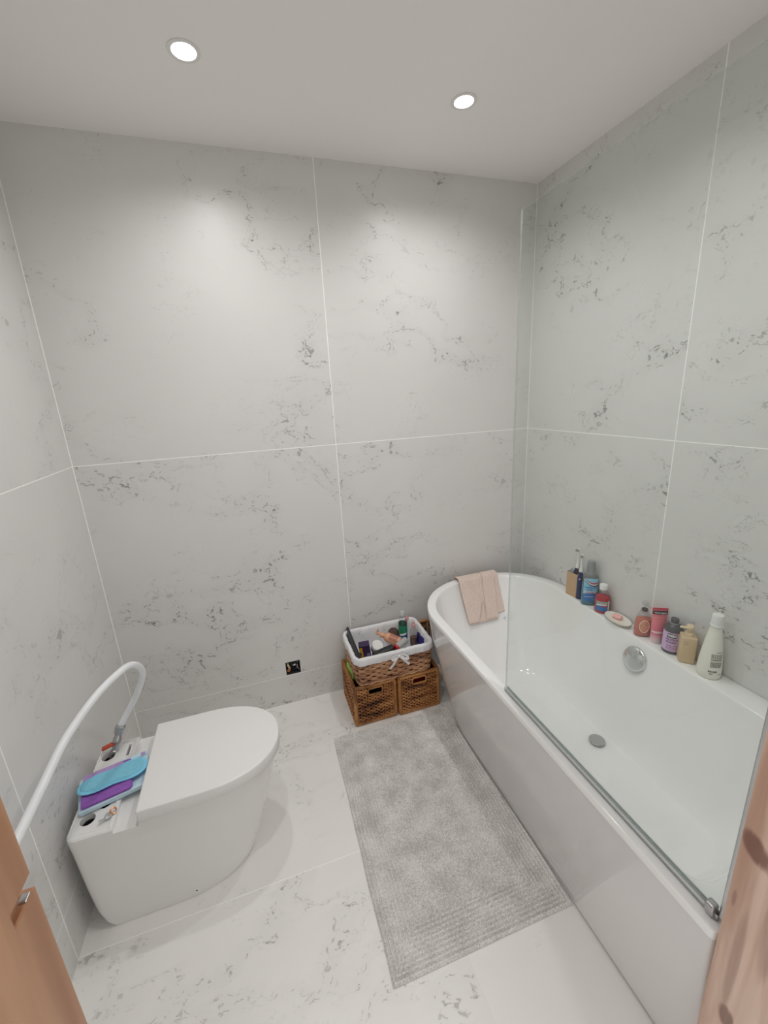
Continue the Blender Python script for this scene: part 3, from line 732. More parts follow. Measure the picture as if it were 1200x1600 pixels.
    hm2 = MB(); N = len(hp); vs = []; fs = []
    for i, p in enumerate(hp):
        p = Vector(p); tt = (Vector(hp[(i+1) % N])-Vector(hp[i-1])).normalized(); a = Vector((0, 1, 0)); bb2 = tt.cross(a)
        for k2 in range(6): vs.append(p+a*(.005*math.cos(k2*PI/3))+bb2*(.005*math.sin(k2*PI/3)))
    for i in range(N):
        for k2 in range(6): fs.append((i*6+k2, i*6+(k2+1) % 6, ((i+1) % N)*6+(k2+1) % 6, ((i+1) % N)*6+k2))
    hm2.add(vs, fs); hm2.build('handle_slot', M_WK2, t)
    return t
BH = .214
wicker_box(.960, 1.1735, -.286, -.034, BH, 'brown wicker box on the floor with green packet showing, under lined basket')
wicker_box(1.178, 1.396, -.292, -.034, BH, 'brown wicker box next to the bath with red packet in its handle slot')
lidw = thing('wicker_lid', 'flat brown wicker lid standing on edge behind the lined basket', 'tray')  # woven lid on edge, its full shape added behind the basket
b = MB()
for i in range(36): 
    z = .014+i*.0082; b.tube([(1.230+k*.011, -.016+.0025*math.sin(PI*k+PI*i), z) for k in range(21)], .0036, 5)
b.build('woven_sheet', M_WK1, lidw)
b = MB(); b.ring_tube([(1.225, -.016, .009), (1.225, -.016, .30), (1.236, -.016, .312), (1.454, -.016, .312), (1.465, -.016, .30), (1.465, -.016, .009)], .007, 8); b.build('frame', M_WK2, lidw)

M_GREEN = mat('green_packet', S(150, 196, 96), .5, var=.25, scale=50)
b = MB(); b.grid(lambda u, v: (.972+.024*u+.004*math.sin(9*v), -.19+.15*v, .150+.088*(1-abs(2*u-1)**2)*(.6+.4*math.sin(PI*v))+.005*math.sin(23*v+7*u)), 8, 20)
b.grid(lambda u, v: (.976+.024*u+.004*math.sin(9*v), -.19+.15*v, .145+.086*(1-abs(2*u-1)**2)*(.6+.4*math.sin(PI*v))+.005*math.sin(23*v+7*u)), 8, 20)
tag(b.build('green_packet', M_GREEN), 'crumpled pale green packet tucked in wicker box at the left edge', 'packet')
M_REDP = mat('red_packet', S(140, 30, 36), .35, var=.3, scale=40)
b = MB(); b.rbox((1.292, -.235, .125), (.10, .05, .11), .008); tag(b.build('red_packet', M_REDP), 'red packet showing through the handle slot of wicker box by the bath', 'packet')

# --- lined basket on top
bk = thing('lined_basket', 'brown willow basket with white cloth lining and bow on top of wicker boxes', 'basket')
def bring(t, off=0.):   # outline of the basket at height fraction t
    g = .010*t
    return rrect(.994-g-off, 1.352+g+off, -.284-.004*t-off, -.040+.006*t+off, .034+off, 10, 10)
BZ0, BZ1 = BH+.003, .357
def dense(P, n):
    pts = [Vector((x, y, 0)) for x, y in P]; N = len(pts); L = [0]
    for i in range(N): L.append(L[-1]+(pts[(i+1) % N]-pts[i]).length)
    out = []; j = 0
    for k in range(n):
        s = L[-1]*k/n
        while L[j+1] < s: j += 1
        t = (s-L[j])/max(1e-9, L[j+1]-L[j]); p = pts[j].lerp(pts[(j+1) % N], t); tg = (pts[(j+1) % N]-pts[j]).normalized(); out.append((p, Vector((tg.y, -tg.x, 0))))
    return out
b = MB(); NS = 44
nrow = 9
for i in range(nrow):
    t = (i+.5)/nrow; z = BZ0+.008+(BZ1-BZ0-.02)*t; D = dense(bring(t), NS*6)
    for sub in (0, 1):
        pts = []
        for k, (p, nn) in enumerate(D):
            ph = PI*k/6+PI*(i % 2); o = .0052*math.sin(ph); sl = .0034*math.sin(ph*.5+i+sub*.3)
            pts.append(p+nn*o+Vector((0, 0, z+(sub-.5)*.0068+sl*.5)))
        b.ring_tube(pts, .0038, 6)
for k in range(NS):
    rs = []
    for t in (0, .5, 1): D = dense(bring(t), NS); rs.append(D[k][0]+Vector((0, 0, BZ0+.004+(BZ1-BZ0-.01)*t)))
    b.tube(rs, .003, 5)
b.build('woven_body', M_WK3, bk)
b = MB(); D = dense(bring(0), NS*4)
for off, zz in ((.002, .005), (-.003, .006)): b.ring_tube([p+nn*off+Vector((0, 0, BZ0+zz+.0025*math.sin(k*.8+off*900))) for k, (p, nn) in enumerate(D)], .0042, 6)
b.box((.998, -.280, BZ0+.002), (1.348, -.044, BZ0+.006)); b.build('foot_border', M_WK3, bk)
# liner: cloth from the outside hem, over the rim and down inside
rings = []; NL = 220
def lring(off, z, wr, t=1., seed=0.):
    D = dense(bring(t), NL); R = []
    for k, (p, nn) in enumerate(D):
        w = wr*mnoise.noise(Vector((p.x*42+seed, p.y*42, z*18))) + wr*.6*mnoise.noise(Vector((p.x*110, p.y*110+seed, z*10)))
        R.append(p+nn*(off+w)+Vector((0, 0, z+.6*wr*mnoise.noise(Vector((p.x*14+seed, p.y*14, 5+z))))))
    return R
rings += [lring(.0085, .329, .004), lring(.0105, .334, .004), lring(.0095, .345, .003), lring(.0110, .356, .003), lring(.0085, .364, .002), lring(.002, .3675, .0015), lring(-.005, .365, .002), lring(-.009, .355, .004), lring(-.012, .335, .006, 1), lring(-.014, .30, .007, .7), lring(-.018, .262, .006, .4), lring(-.028, .242, .002, .2)]
b = MB(); b.loft(rings, False, True); b.build('liner', M_CLOTH, bk, angle=180, fix=False)
bow = MB(); bc = Vector((1.184, -.305, .346))
def rib(pts, r=.0065): bow.tube(catmull(pts, 6), r, 8, flat=.28, up=(0, 1, 0))
rib([bc, bc+Vector((-.016, -.006, .006)), bc+Vector((-.034, -.008, .002)), bc+Vector((-.030, -.010, -.010)), bc])
rib([bc, bc+Vector((.014, -.006, .006)), bc+Vector((.036, -.010, -.004)), bc+Vector((.034, -.012, -.020)), bc])
rib([bc, bc+Vector((-.018, -.009, -.014)), bc+Vector((-.030, -.008, -.034)), bc+Vector((-.048, -.007, -.054))], .0058)
rib([bc, bc+Vector((.014, -.010, -.012)), bc+Vector((.030, -.009, -.032)), bc+Vector((.046, -.008, -.052))], .0058)
rib([bc+Vector((-.03, -.002, .016)), bc, bc+Vector((.05, -.002, .012))], .003)
bow.rbox((bc.x, bc.y-.006, bc.z), (.011, .010, .013), .004); bow.build('bow', M_CLOTH, bk)

# --- contents of the lined basket
def obj(name, mb, m, label, cat, **kw): return tag(mb.build(name, m, **kw), label, cat)
M_PURB = mat('dark_purple_card', S(52, 32, 72), .4, var=.12)
M_YEL = mat('yellow_card', S(214, 160, 30), .45)
M_PEACH = mat('peach_plastic', S(218, 164, 130), .35)
M_PEACH2 = mat('peach_label', S(176, 116, 92), .4)
M_SILV = mat('silver_grey_tube', S(172, 172, 172), .35, var=.05)
M_REDC = mat('red_cap', S(178, 28, 40), .3)
M_BROWN = mat('brown_brush', S(72, 44, 34), .5)
M_NAVYP = mat('navy_pouch', S(34, 36, 110), .5)
M_GREENL = mat('green_label', S(28, 124, 92), .35, var=.35, scale=80)
M_BLUEL = mat('blue_label', S(30, 84, 140), .35, var=.3, scale=60)
M_BROWNQ = mat('brown_liquid', S(96, 56, 44), .2)
M_PINKT = mat('pink_cap', S(206, 150, 150), .4)
t = thing('flat_case', 'long flat black and grey case lying along left rim of lined basket', 'case')
X = TR((1.003, -.150, .362), (0, .55, -.03)); b = MB(); b.rbox((0, 0, 0), (.010, .272, .030), .003, X=X); b.build('case_edge', M_BLACK, t)
b = MB(); b.rbox((.0055, 0, .001), (.002, .258, .020), .001, X=X); b.build('case_face', M_GREYPL, t)
t = thing('small_carton', 'small dark purple carton with yellow side standing in lined basket', 'carton', (1.056, -.178, .326), rot=(.10, -.10, -.2))
b = MB(); b.rbox((0, 0, 0), (.052, .036, .088), .002); b.build('carton', M_PURB, t)
b = MB(); b.rbox((-.0175, -.0186, -.004), (.014, .0016, .076), .0005); b.build('yellow_panel', M_YEL, t)
b = MB(); b.rbox((.014, -.0186, -.014), (.016, .0016, .020), .0005); b.build('printed_panel', mat('lilac_print', S(140, 120, 170), .4), t)
t = thing('cream_jar', 'round white jar lying tilted between purple carton and peach bottle', 'jar', (1.116, -.172, .326), rot=(.55, .2, 0))
b = MB(); b.lathe([(.0, -.02), (.024, -.02), (.026, -.017), (.026, .006)], 32, None, False, False); b.build('jar', mat('grey_jar', S(170, 170, 170), .3), t)
b = MB(); b.lathe([(.028, .004), (.0285, .006), (.0285, .020), (.026, .023), (0, .0235)], 32, None, False, False); b.build('lid', M_WHITEPL, t)
t = thing('small_bottle', 'tiny black bottle with white cap by the left rim of lined basket', 'bottle', (1.022, -.196, .292), rot=(.25, 0, .2))
b = MB(); b.rbox((0, .01, .012), (.022, .016, .05), .004); b.build('body', M_BLACK, t)
b = MB(); b.lathe([(.009, -.03), (.009, -.008), (.008, -.006), (0, -.006)], 20, TR((.004, -.012, .01)), True, False); b.build('cap', M_WHITEPL, t)
b = MB(); X = TR((1.135, -.222, .328), (.1, -.12, .12)); b.rbox((0, 0, 0), (.112, .036, .026), .010, seg=4, X=X); obj('glasses_case', b, M_BLACK, 'glossy black oblong case behind the front rim of lined basket', 'case')
Xp, Lp = along((1.240, -.172, .322), (1.130, -.078, .356))
t = thing('pump_bottle', 'peach coloured pump bottle lying on its side in lined basket', 'bottle')
b = MB(); b.lathe([(0, 0), (.020, 0), (.0235, .003), (.024, .068), (.020, .080), (.011, .086), (.011, .092)], 32, Xp, False, True); b.build('body', M_PEACH, t)
b = MB(); b.lathe([(.013, .090), (.013, .106), (.006, .108), (.006, .122), (.009, .123), (.009, .131), (0, .132)], 20, Xp, False, False); b.rbox((0, .012, .127), (.009, .026, .008), .002, X=Xp); b.build('pump', M_PEACH, t)
b = MB(); b.grid(lambda u, v: (.0244*math.cos(.3+2.2*u), .0244*math.sin(.3+2.2*u), .014+.044*v), 14, 4, Xp); b.build('label', M_PEACH2, t)
Xp, Lp = along((1.196, -.232, .338), (1.268, -.197, .352))
t = thing('silver_tube', 'silver grey round tube with red base end lying in lined basket', 'tube')
b = MB(); b.lathe([(.0165, 0), (.0165, .066), (.014, .072), (0, .0725)], 28, Xp, False, False); b.build('body', M_SILV, t)
b = MB(); b.lathe([(0, -.004), (.015, -.004), (.0168, -.001), (.0168, .008)], 28, Xp, False, False); b.build('cap', M_REDC, t)
b = MB(); b.lathe([(0, 0), (.026, 0), (.030, .005), (.030, .016), (.026, .020), (0, .021)], 28, TR((1.236, -.075, .312), (.6, .1, 0)), False, False); obj('round_compact', b, M_BROWN, 'dark brown round compact behind the peach bottle', 'compact')
t = thing('spray_bottle', 'slim clear bottle with green and blue label standing tallest in lined basket', 'bottle', (1.274, -.120, .276), rot=(-.06, .03, 0))
b = MB(); b.lathe([(0, 0), (.021, 0), (.0225, .003), (.0225, .120), (.020, .135), (.011, .152), (.0105, .158)], 32, None, False, False); b.build('body', M_CLEAR, t)
b = MB(); b.grid(lambda u, v: (.0229*math.cos(2*PI*u), .0229*math.sin(2*PI*u), .030+.030*v), 32, 3); b.build('label', M_BLUEL, t)
b = MB(); b.grid(lambda u, v: (.0229*math.cos(2*PI*u), .0229*math.sin(2*PI*u), .060+.052*v+.006*math.sin(2*PI*u)*v), 32, 5); b.build('label', M_GREENL, t)
b = MB(); b.grid(lambda u, v: (.0232*math.cos(3.6+1.6*u), .0232*math.sin(3.6+1.6*u), .052+.010*v+.008*u), 10, 2); b.build('label_stripe', M_WHITEPL, t)
b = MB(); b.lathe([(.0125, .156), (.0125, .174), (.011, .177), (0, .1775)], 24, None, True, False); b.build('cap', mat('frosted_cap', (.50, .52, .51), .3), t)
t = thing('clear_bottle', 'small clear bottle of brown liquid with pink top in corner of lined basket', 'bottle', (1.320, -.150, .272), rot=(-.10, .05, 0))
b = MB(); b.lathe([(0, 0), (.018, 0), (.020, .003), (.020, .070), (.016, .086), (.008, .094), (.008, .100)], 28, None, False, False); b.build('body', M_CLEAR, t)
b = MB(); b.lathe([(0, .003), (.0175, .003), (.0185, .006), (.0185, .046), (0, .0465)], 28, None, False, False); b.build('liquid', M_BROWNQ, t)
b = MB(); b.lathe([(.010, .098), (.010, .112), (.006, .116), (.006, .126), (0, .1265)], 20, None, True, False); b.build('cap', M_PINKT, t)
b = MB(); b.rbox((0, 0, 0), (.012, .08, .05), .005, X=TR((1.345, -.175, .312), (0, .3, 0))); obj('navy_pouch', b, M_NAVYP, 'navy blue pouch at the right end of lined basket', 'pouch')
b = MB(); b.tube(catmull([(1.296, -.085, .30), (1.304, -.080, .35), (1.312, -.078, .385), (1.318, -.085, .392)], 5), [.012]*16, 10, flat=.5); obj('pink_tube', b, M_PINKT, 'dusty pink squeezed tube leaning beside the tall clear bottle', 'tube')

# ------------------------------------------------------------------ towel over the rim
M_TOWEL = mat('pink_beige_terry', S(228, 208, 198), .95, var=.12, scale=160, bump=1., bscale=340)
tw = thing('hand_towel', 'pinkish beige terry towel hanging over the far rim of the bath', 'towel')
def tprof(s):   # distance along the drape (m): outside -> over the rim -> down inside
    P = [(-.046, .470), (-.046, .530), (-.050, .5505), (-.066, .556), (-.094, .555), (-.106, .545), (-.125, .505), (-.160, .448), (-.192, .395), (-.216, .356)]
    D = [0]
    for a, c in zip(P, P[1:]): D.append(D[-1]+math.hypot(c[0]-a[0], c[1]-a[1]))
    s = max(0, min(1, s))*D[-1]
    for i in range(len(P)-1):
        if s <= D[i+1]+1e-9:
            t = (s-D[i])/(D[i+1]-D[i]); return (P[i][0]+(P[i+1][0]-P[i][0])*t, P[i][1]+(P[i+1][1]-P[i][1])*t)
    return P[-1]
tb = MB()
def layer(xa, xb, lift, end, thick=.006, s0=0., fold=0.):
    """xa, xb: functions of s giving the left and right edge"""
    def fn(side):
        def f(u, v):
            s = s0+(end-s0)*v; y, z = tprof(s); x = xa(s)+(xb(s)-xa(s))*u
            l = lift + (thick if side else 0) + .0022*mnoise.noise(Vector((x*20, s*9, lift*200)))+.0022*mnoise.noise(Vector((x*150, s*42, 3)))+.0014*mnoise.noise(Vector((x*300, s*84, 8)))
            if u in (0, 1) or v in (0, 1): l = lift+thick*.5
            l += .006*math.exp(-((x-1.70)/.012)**2)*s*0
            return (x, y-l*.62, z+l*.62)
        return f
    tb.grid(fn(0), 60, 110); tb.grid(fn(1), 60, 110)
L_ = lambda a, c: (lambda s: a+(c-a)*s)
layer(L_(1.600, 1.600), L_(1.815, 1.765), .001, 1.0)
layer(L_(1.700, 1.735), L_(1.842, 1.815), .0003, .92)
layer(L_(1.596, 1.596), lambda s: 1.60+.11*min(1, max(0, s-.25)*1.9) if s < .72 else 1.696-.045*(s-.72)/.28*1.0, .0125, .995, .008, .24)
layer(L_(1.755, 1.700), L_(1.822, 1.768), .0095, .985, .006, .26)
tb.build('terry_cloth', M_TOWEL, tw, angle=80, fix=False)
b = MB(); b.rbox((0, 0, 0), (.014, .0015, .014), .0005, X=TR((1.803, -.2225, .3585), (.6, 0, .2))); b.build('care_label', mat('label_white_blue', S(196, 212, 236), .6), tw)

# ------------------------------------------------------------------ toiletries on the ledge
def cylwrap(r, ang0=0.):
    """label coordinates to a round body; s runs to the right as seen from the front (-Y)"""
    return lambda s, z, l=0.: ((r(z)+l)*math.sin(s/r(z)+ang0), -(r(z)+l)*math.cos(s/r(z)+ang0), z)
def sup(a, b_, n, N=48):
    P = []
    for i in range(N):
        t = 2*PI*i/N; c, s = math.cos(t), math.sin(t)
        P.append((a*math.copysign(abs(c)**(2/n), c), b_*math.copysign(abs(s)**(2/n), s)))
    return P
def supwrap(a, b_, n): return lambda s, z, l=0.: (s, -b_*(max(0., 1-(abs(s)/a)**n))**(1/n)-l, z)
ZL = RZ+.0006
FACE = -.72      # turned so the front looks towards the doorway

# kraft holder with toothbrush and tube
M_KRAFT = mat('kraft_card', S(196, 164, 130), .8, var=.05, scale=80)
M_NAVY = mat('navy_plastic', S(34, 46, 92), .35)
M_PLUM = mat('plum_plastic', S(56, 34, 52), .35)
M_STEEL = mat('blue_grey_plastic', S(132, 146, 162), .35)
t = thing('card_holder', 'open brown card box holding brush and tube at far end of ledge', 'box', (2.032, -.440, ZL), -PI/2+.10)
b = MB(); hx, hy, hh, e = .029, .0195, .116, .0022
b.box((-hx, -hy, 0), (hx, -hy+e, hh)); b.box((-hx, hy-e, 0), (hx, hy, hh)); b.box((-hx, -hy+e, 0), (-hx+e, hy-e, hh)); b.box((hx-e, -hy+e, 0), (hx, hy-e, hh)); b.box((-hx+e, -hy+e, 0), (hx-e, hy-e, e))
b.build('carton', M_KRAFT, t, smooth=False)
def brush(label, loc, rot, mfront, mback, h=.150, neck=.075):
    t = thing('electric_toothbrush', label, 'toothbrush', loc, rot=rot)
    b = MB(); b.lathe([(.0115, 0), (.0135, .004), (.0140, h*.45), (.0130, h*.8), (.0085, h)], 24, None, True, True); b.build('handle', mback, t)
    b = MB(); w = cylwrap(lambda z: .0143 if z < h*.8 else .0136)
    b.grid(lambda u, v: (lambda z, s: ((.0143-.0008*(z/h)**6*6)*math.sin(s), -(.0143-.0008*(z/h)**6*6)*math.cos(s), z))(.004+(h*.92-.004)*v, -1.0+2.0*u), 14, 10); b.build('front_grip', mfront, t)
    b = MB(); b.lathe([(.003, 0), (.003, .0015)], 12, TR((0, -.0137, h*.70), (PI/2, 0, 0))); b.build('button', M_WHITEPL, t)
    b = MB(); b.lathe([(.0075, h), (.0075, h+.004), (.0055, h+.014), (.0038, h+.030), (.0036, h+neck)], 16, None, True, True); b.lathe([(.0065, -.004), (.0075, -.002), (.0075, .003), (.006, .005)], 18, TR((0, -.002, h+neck+.004), (PI/2, 0, 0))); b.build('brush_neck', M_WHITEPL, t)
    b = MB(); b.lathe([(.0066, .005), (.0064, .014)], 14, TR((0, -.002, h+neck+.004), (PI/2, 0, 0))); b.build('bristles', mat('bristle', S(150, 158, 150), .8), t)
    return t
brush('electric toothbrush with white and plum handle standing inside the brown card box', (2.036, -.452, ZL+.004), (0, -.02, FACE-.6), M_PLUM, M_WHITEPL, .150, .072)
brush('navy and white electric toothbrush standing against the brown card box', (2.024, -.483, ZL), (.03, .015, FACE-.3), M_NAVY, M_WHITEPL, .152, .062)
t = thing('toothpaste_tube', 'blue grey tube poking out of the brown card box', 'tube')
b = MB(); b.tube([(2.022, -.425, ZL+.012), (2.021, -.428, ZL+.06), (2.020, -.432, ZL+.112), (2.0195, -.437, ZL+.131)], [.011, .012, .012, .010], 14, flat=.6); b.build('body', M_STEEL, t)

# blue mouthwash
M_TEALQ = mat('blue_liquid', S(82, 158, 176), .15, var=.08, scale=20, trans=.25)
M_LBL_SKY = mat('label_sky', S(142, 202, 226), .4, var=.06)
M_LBL_BLUE = mat('label_blue', S(56, 118, 184), .4, var=.08)
M_LBL_WHITE = mat('label_white', S(226, 230, 232), .45)
M_LBL_NAVY = mat('label_navy', S(30, 38, 92), .4)
M_LBL_RED = mat('label_red', S(196, 44, 62), .4)
t = thing('mouthwash_bottle', 'tall blue mouthwash bottle with grey cap and swoosh label', 'bottle', (2.030, -.535, ZL), FACE+.12)
A, B_, NN = .034, .0215, 3.2
def body(mb, lv, n=NN): mb.loft([at_z(sup(a, c, n), z) for z, a, c in lv], True, True)
b = MB(); body(b, [(0, A*.93, B_*.9), (.004, A, B_), (.06, A, B_), (.118, A*.98, B_), (.136, A*.88, B_*.92), (.150, A*.55, B_*.7), (.155, .0135, .0135)]); b.build('body', M_CLEAR, t)
b = MB(); body(b, [(.003, A*.90, B_*.86), (.006, A*.95, B_*.94), (.06, A*.95, B_*.94), (.098, A*.95, B_*.94), (.1, A*.94, B_*.93)]); b.build('liquid', M_TEALQ, t)
b = MB(); b.lathe([(.0185, .150), (.0185, .153), (.0175, .156), (.0145, .206), (.013, .209), (0, .2095)], 32, None, True, False)
for k in range(22): a = 2*PI*k/22; b.tube([(.0182*math.cos(a), .0182*math.sin(a), .157), (.0150*math.cos(a), .0150*math.sin(a), .203)], .0011, 5)
b.build('cap', mat('grey_cap', S(150, 154, 156), .35), t)
w = supwrap(A, B_, NN)
lab = MB(); patch(lab, -.0285, .0285, .022, .132, w, .0003, 16, 6); lab = lab.build('label', M_LBL_SKY, t, smooth=False)
b = MB(); b.grid(lambda u, v: w(-.0285+.057*u, .022+(.034+.012*u)*v, .0006), 16, 4); b.build('label_band', M_LBL_BLUE, lab, smooth=False)
def swoosh(z0, th, m, nm):
    b = MB(); b.grid(lambda u, v: w(-.026+.054*u, z0-.030*math.sin(u*1.9)+.008*u*u+th*v*(.4+.9*u), .0008), 20, 2); b.build(nm, m, lab, smooth=False)
swoosh(.130, .006, M_LBL_RED, 'red_stripe'); swoosh(.124, .006, M_LBL_WHITE, 'white_stripe'); swoosh(.119, .005, M_LBL_NAVY, 'navy_stripe')
b = MB(); put_text(b, 'COMPLETE', .0105, 0, .088, w, lift=.0009, bold=.0003); put_text(b, 'CARE', .0105, -.004, .078, w, lift=.0009, bold=.0003); b.build('lettering', M_LBL_BLUE, lab, smooth=False)
b = MB(); patch(b, -.024, .022, .062, .070, w, .0009); b.build('label_bar', M_LBL_WHITE, lab, smooth=False)
b = MB(); put_text(b, 'extra fresh', .0085, -.001, .066, w, lift=.0012, bold=.0003); b.build('lettering', M_LBL_RED, lab, smooth=False)
b = MB(); put_text(b, 'mouthwash', .0085, -.004, .044, w, lift=.0009); put_text(b, '500ml', .006, .016, .030, w, lift=.0009); b.build('lettering', M_LBL_WHITE, lab, smooth=False)

# red mouthwash
M_REDQ = mat('red_liquid', S(196, 26, 52), .15, var=.08)
t = thing('mouthwash_bottle', 'short bottle of red mouthwash with white cap between blue bottle and soap dish', 'bottle', (2.030, -.610, ZL), FACE)
b = MB(); b.lathe([(0, 0), (.027, 0), (.030, .003), (.030, .062), (.0275, .080), (.018, .096), (.0125, .102), (.0125, .108)], 36, None, False, False); b.build('body', M_CLEAR, t)
b = MB(); b.lathe([(0, .002), (.0275, .002), (.0292, .005), (.0292, .060), (.0280, .072), (0, .0725)], 36, None, False, False); b.build('liquid', M_REDQ, t)
b = MB(); b.lathe([(.0155, .105), (.016, .107), (.016, .124), (.0145, .127), (0, .1275)], 28, None, True, False); b.build('cap', M_WHITEPL, t)
w = cylwrap(lambda z: .0302)
lab = MB(); patch(lab, -.026, .020, .014, .058, w, .0003, 14, 4); lab = lab.build('label', M_LBL_BLUE, t, smooth=False)
b = MB(); patch(b, -.026, .020, .046, .058, w, .0006, 14, 2); b.build('label_band', mat('label_greygreen', S(168, 172, 160), .4), lab, smooth=False)
b = MB(); b.grid(lambda u, v: w(-.026+.046*u, .036+.006*v+.004*math.sin(2.6*u), .0007), 12, 2); b.build('white_stripe', M_LBL_WHITE, lab, smooth=False)
b = MB(); b.grid(lambda u, v: w(-.006+.026*u, .033+.005*v+.003*u, .0008), 10, 2); b.build('red_stripe', M_LBL_RED, lab, smooth=False)
lab2 = MB(); patch(lab2, .0225, .0325, .012, .060, w, .0003, 4, 4); lab2.build('side_label', mat('side_label', S(232, 206, 206), .45), t, smooth=False)

# soap dish and soap
t = thing('soap_dish', 'white oval soap dish on the bath ledge', 'soap dish', (2.019, -.706, ZL), -PI/2-.12); t.scale = (1.12, 1.06, 1.)
ell = lambda a, c, z: [(a*math.cos(2*PI*i/48), c*math.sin(2*PI*i/48), z) for i in range(48)]
b = MB(); b.loft([ell(.040, .022, 0), ell(.050, .030, .006), ell(.0555, .0355, .015), ell(.0555, .0355, .0165), ell(.050, .031, .0155), ell(.043, .025, .0135)]); b.build('dish', mat('cream_ceramic', S(232, 228, 218), .2, var=.01), t)
b = MB(); b.loft([ell(.0505, .0305, .0061), ell(.0552, .0352, .0142), ell(.0562, .0362, .0144), ell(.0516, .0316, .0058)], False, False); b.build('grey_band', mat('grey_glaze', S(158, 158, 154), .3), t)
b = MB(); b.rbox((0, 0, .0085), (.040, .024, .015), .007, seg=4, X=TR((2.021, -.703, ZL+.0142), (.12, -.05, -PI/2+.15))); obj('soap_bar', b, mat('pink_soap', S(240, 178, 176), .35, var=.03), 'small pink soap bar lying in the white dish', 'soap')

# orange hand soap with clear pump
M_ORANGE = mat('orange_soap', S(214, 116, 92), .15, var=.08)
t = thing('soap_dispenser', 'clear hand soap bottle with orange liquid and see-through pump next to soap dish', 'soap bottle', (2.030, -.812, ZL), FACE+.25)
lv = [(0, .028, .019), (.003, .0305, .021), (.045, .0305, .021), (.075, .026, .019), (.092, .019, .0155), (.098, .014, .014)]
b = MB(); body(b, lv, 2.5); b.build('body', M_CLEAR, t)
b = MB(); body(b, [(.002, .027, .018), (.004, .0292, .0199), (.045, .0292, .0199), (.070, .0258, .0185), (.071, .025, .018)], 2.5); b.build('liquid', M_ORANGE, t)
b = MB(); b.lathe([(.0145, .096), (.0145, .108), (.010, .111), (.006, .112), (.006, .130), (.012, .131), (.0125, .139), (.009, .142), (0, .142)], 24, None, False, False); b.rbox((0, -.020, .136), (.010, .030, .007), .003); b.build('pump', M_CLEAR, t)
b = MB(); b.lathe([(.0105, .104), (.0110, .113), (.008, .1135)], 20); b.build('pump_collar', mat('dark_plum_ring', S(74, 52, 54), .4), t)
w = lambda s, z, l=0.: (s, -.0205*(max(0., 1-(abs(s)/(.0305 if z < .045 else .0305-.0045*(z-.045)/.03))**2.5))**(1/2.5)-.0006-l, z)
el = [(.017*math.cos(2*PI*i/36)-.004, .026*math.sin(2*PI*i/36)+.046) for i in range(36)]
b = MB(); b.add([w(-.004, .046, .0009)]+[w(x, z, .0009) for x, z in el], [(0, 1+i, 1+(i+1) % 36) for i in range(36)]); lb = b.build('label', mat('oval_label', S(214, 150, 122), .4, var=.3, scale=90), t, smooth=False)
b = MB(); b.ring_tube([w(x, z, .0012) for x, z in el], .0012, 6); b.build('label_rim', mat('label_rim', S(244, 222, 208), .4), lb)

# pink tube standing on its cap
M_PINKTUBE = grad_mat('pink_tube_print', [(0., S(226, 208, 210)), (.12, S(224, 190, 196)), (.30, S(218, 104, 128)), (.62, S(232, 132, 142)), (.90, S(232, 124, 136)), (1., S(200, 52, 78))], 0.0, .142)
t = thing('cream_tube', 'pink squeeze tube with black band standing on its cap', 'tube', (2.036, -.868, ZL), FACE+.20)
def tubering(z, f): a = .0215+.0055*f; c = .0190*(1-f)+.0012*f; return at_z(sup(a, c, 2.0+.8*f), z)
b = MB(); b.loft([tubering(.024, 0), tubering(.055, .22), tubering(.09, .5), tubering(.12, .8), tubering(.132, .97), tubering(.142, 1)]); b.build('body', M_PINKTUBE, t, angle=60)
b = MB(); b.loft([at_z(sup(.0205, .018, 2), 0), at_z(sup(.0215, .019, 2), .002), at_z(sup(.0215, .019, 2), .024)]); b.build('cap', M_PINKTUBE, t)
def tw_(s, z, l=0.):
    f = max(0, min(1, (z-.024)/.118)); f = f*f*.2+f*.8; a = .0215+.0055*f; c = .0190*(1-f)+.0012*f
    return (s, -c*math.sqrt(max(0, 1-(min(abs(s), a)/a)**2.2))-.0012-l, z)
b = MB(); patch(b, -.0255, .0255, .119, .132, tw_, .0012, 14, 3); lb = b.build('black_band', M_BLACK, t, smooth=False)
b = MB(); put_text(b, 'Neutrogena', .0082, 0, .1255, tw_, lift=.0028, bold=.0002); b.build('lettering', M_LBL_WHITE, lb, smooth=False)
b = MB(); put_text(b, 'refreshingly', .0078, -.003, .106, tw_, lift=.0022); put_text(b, 'clear', .0078, .004, .096, tw_, lift=.0022); b.build('lettering', mat('peach_ink', S(246, 176, 156), .5), t, smooth=False)
b = MB(); patch(b, -.022, .022, .044, .052, tw_, .0014, 14, 2); b.build('pale_band', mat('pale_band', S(236, 206, 208), .4), t, smooth=False)

# dark bottle with lilac label
M_CHAR = mat('charcoal_plastic', S(74, 74, 78), .28, var=.04)
M_LILACL = mat('lilac_label', S(204, 170, 208), .4, var=.05)
t = thing('shampoo_bottle', 'round charcoal bottle with lilac label between pink tube and tan pump', 'bottle', (2.033, -.930, ZL), FACE-.05)
b = MB(); b.lathe([(0, 0), (.0275, 0), (.030, .003), (.030, .088), (.0285, .098), (.022, .108), (.0155, .114)], 40, None, False, True); b.build('body', M_CHAR, t)
b = MB(); b.lathe([(.0128, .112), (.0128, .130), (.012, .132), (0, .132)], 28, None, False, False); b.build('cap', M_CHAR, t)
b = MB(); b.ring_tube([(.0142*math.cos(2*PI*i/30), .0142*math.sin(2*PI*i/30), .1155) for i in range(30)], .0010, 6); b.build('neck_ring', mat('pale_ring', S(190, 180, 190), .4), t)
w = cylwrap(lambda z: .0302)
b = MB(); patch(b, -.062, .062, .012, .086, w, .0002, 40, 2); lb = b.build('label', M_LILACL, t)
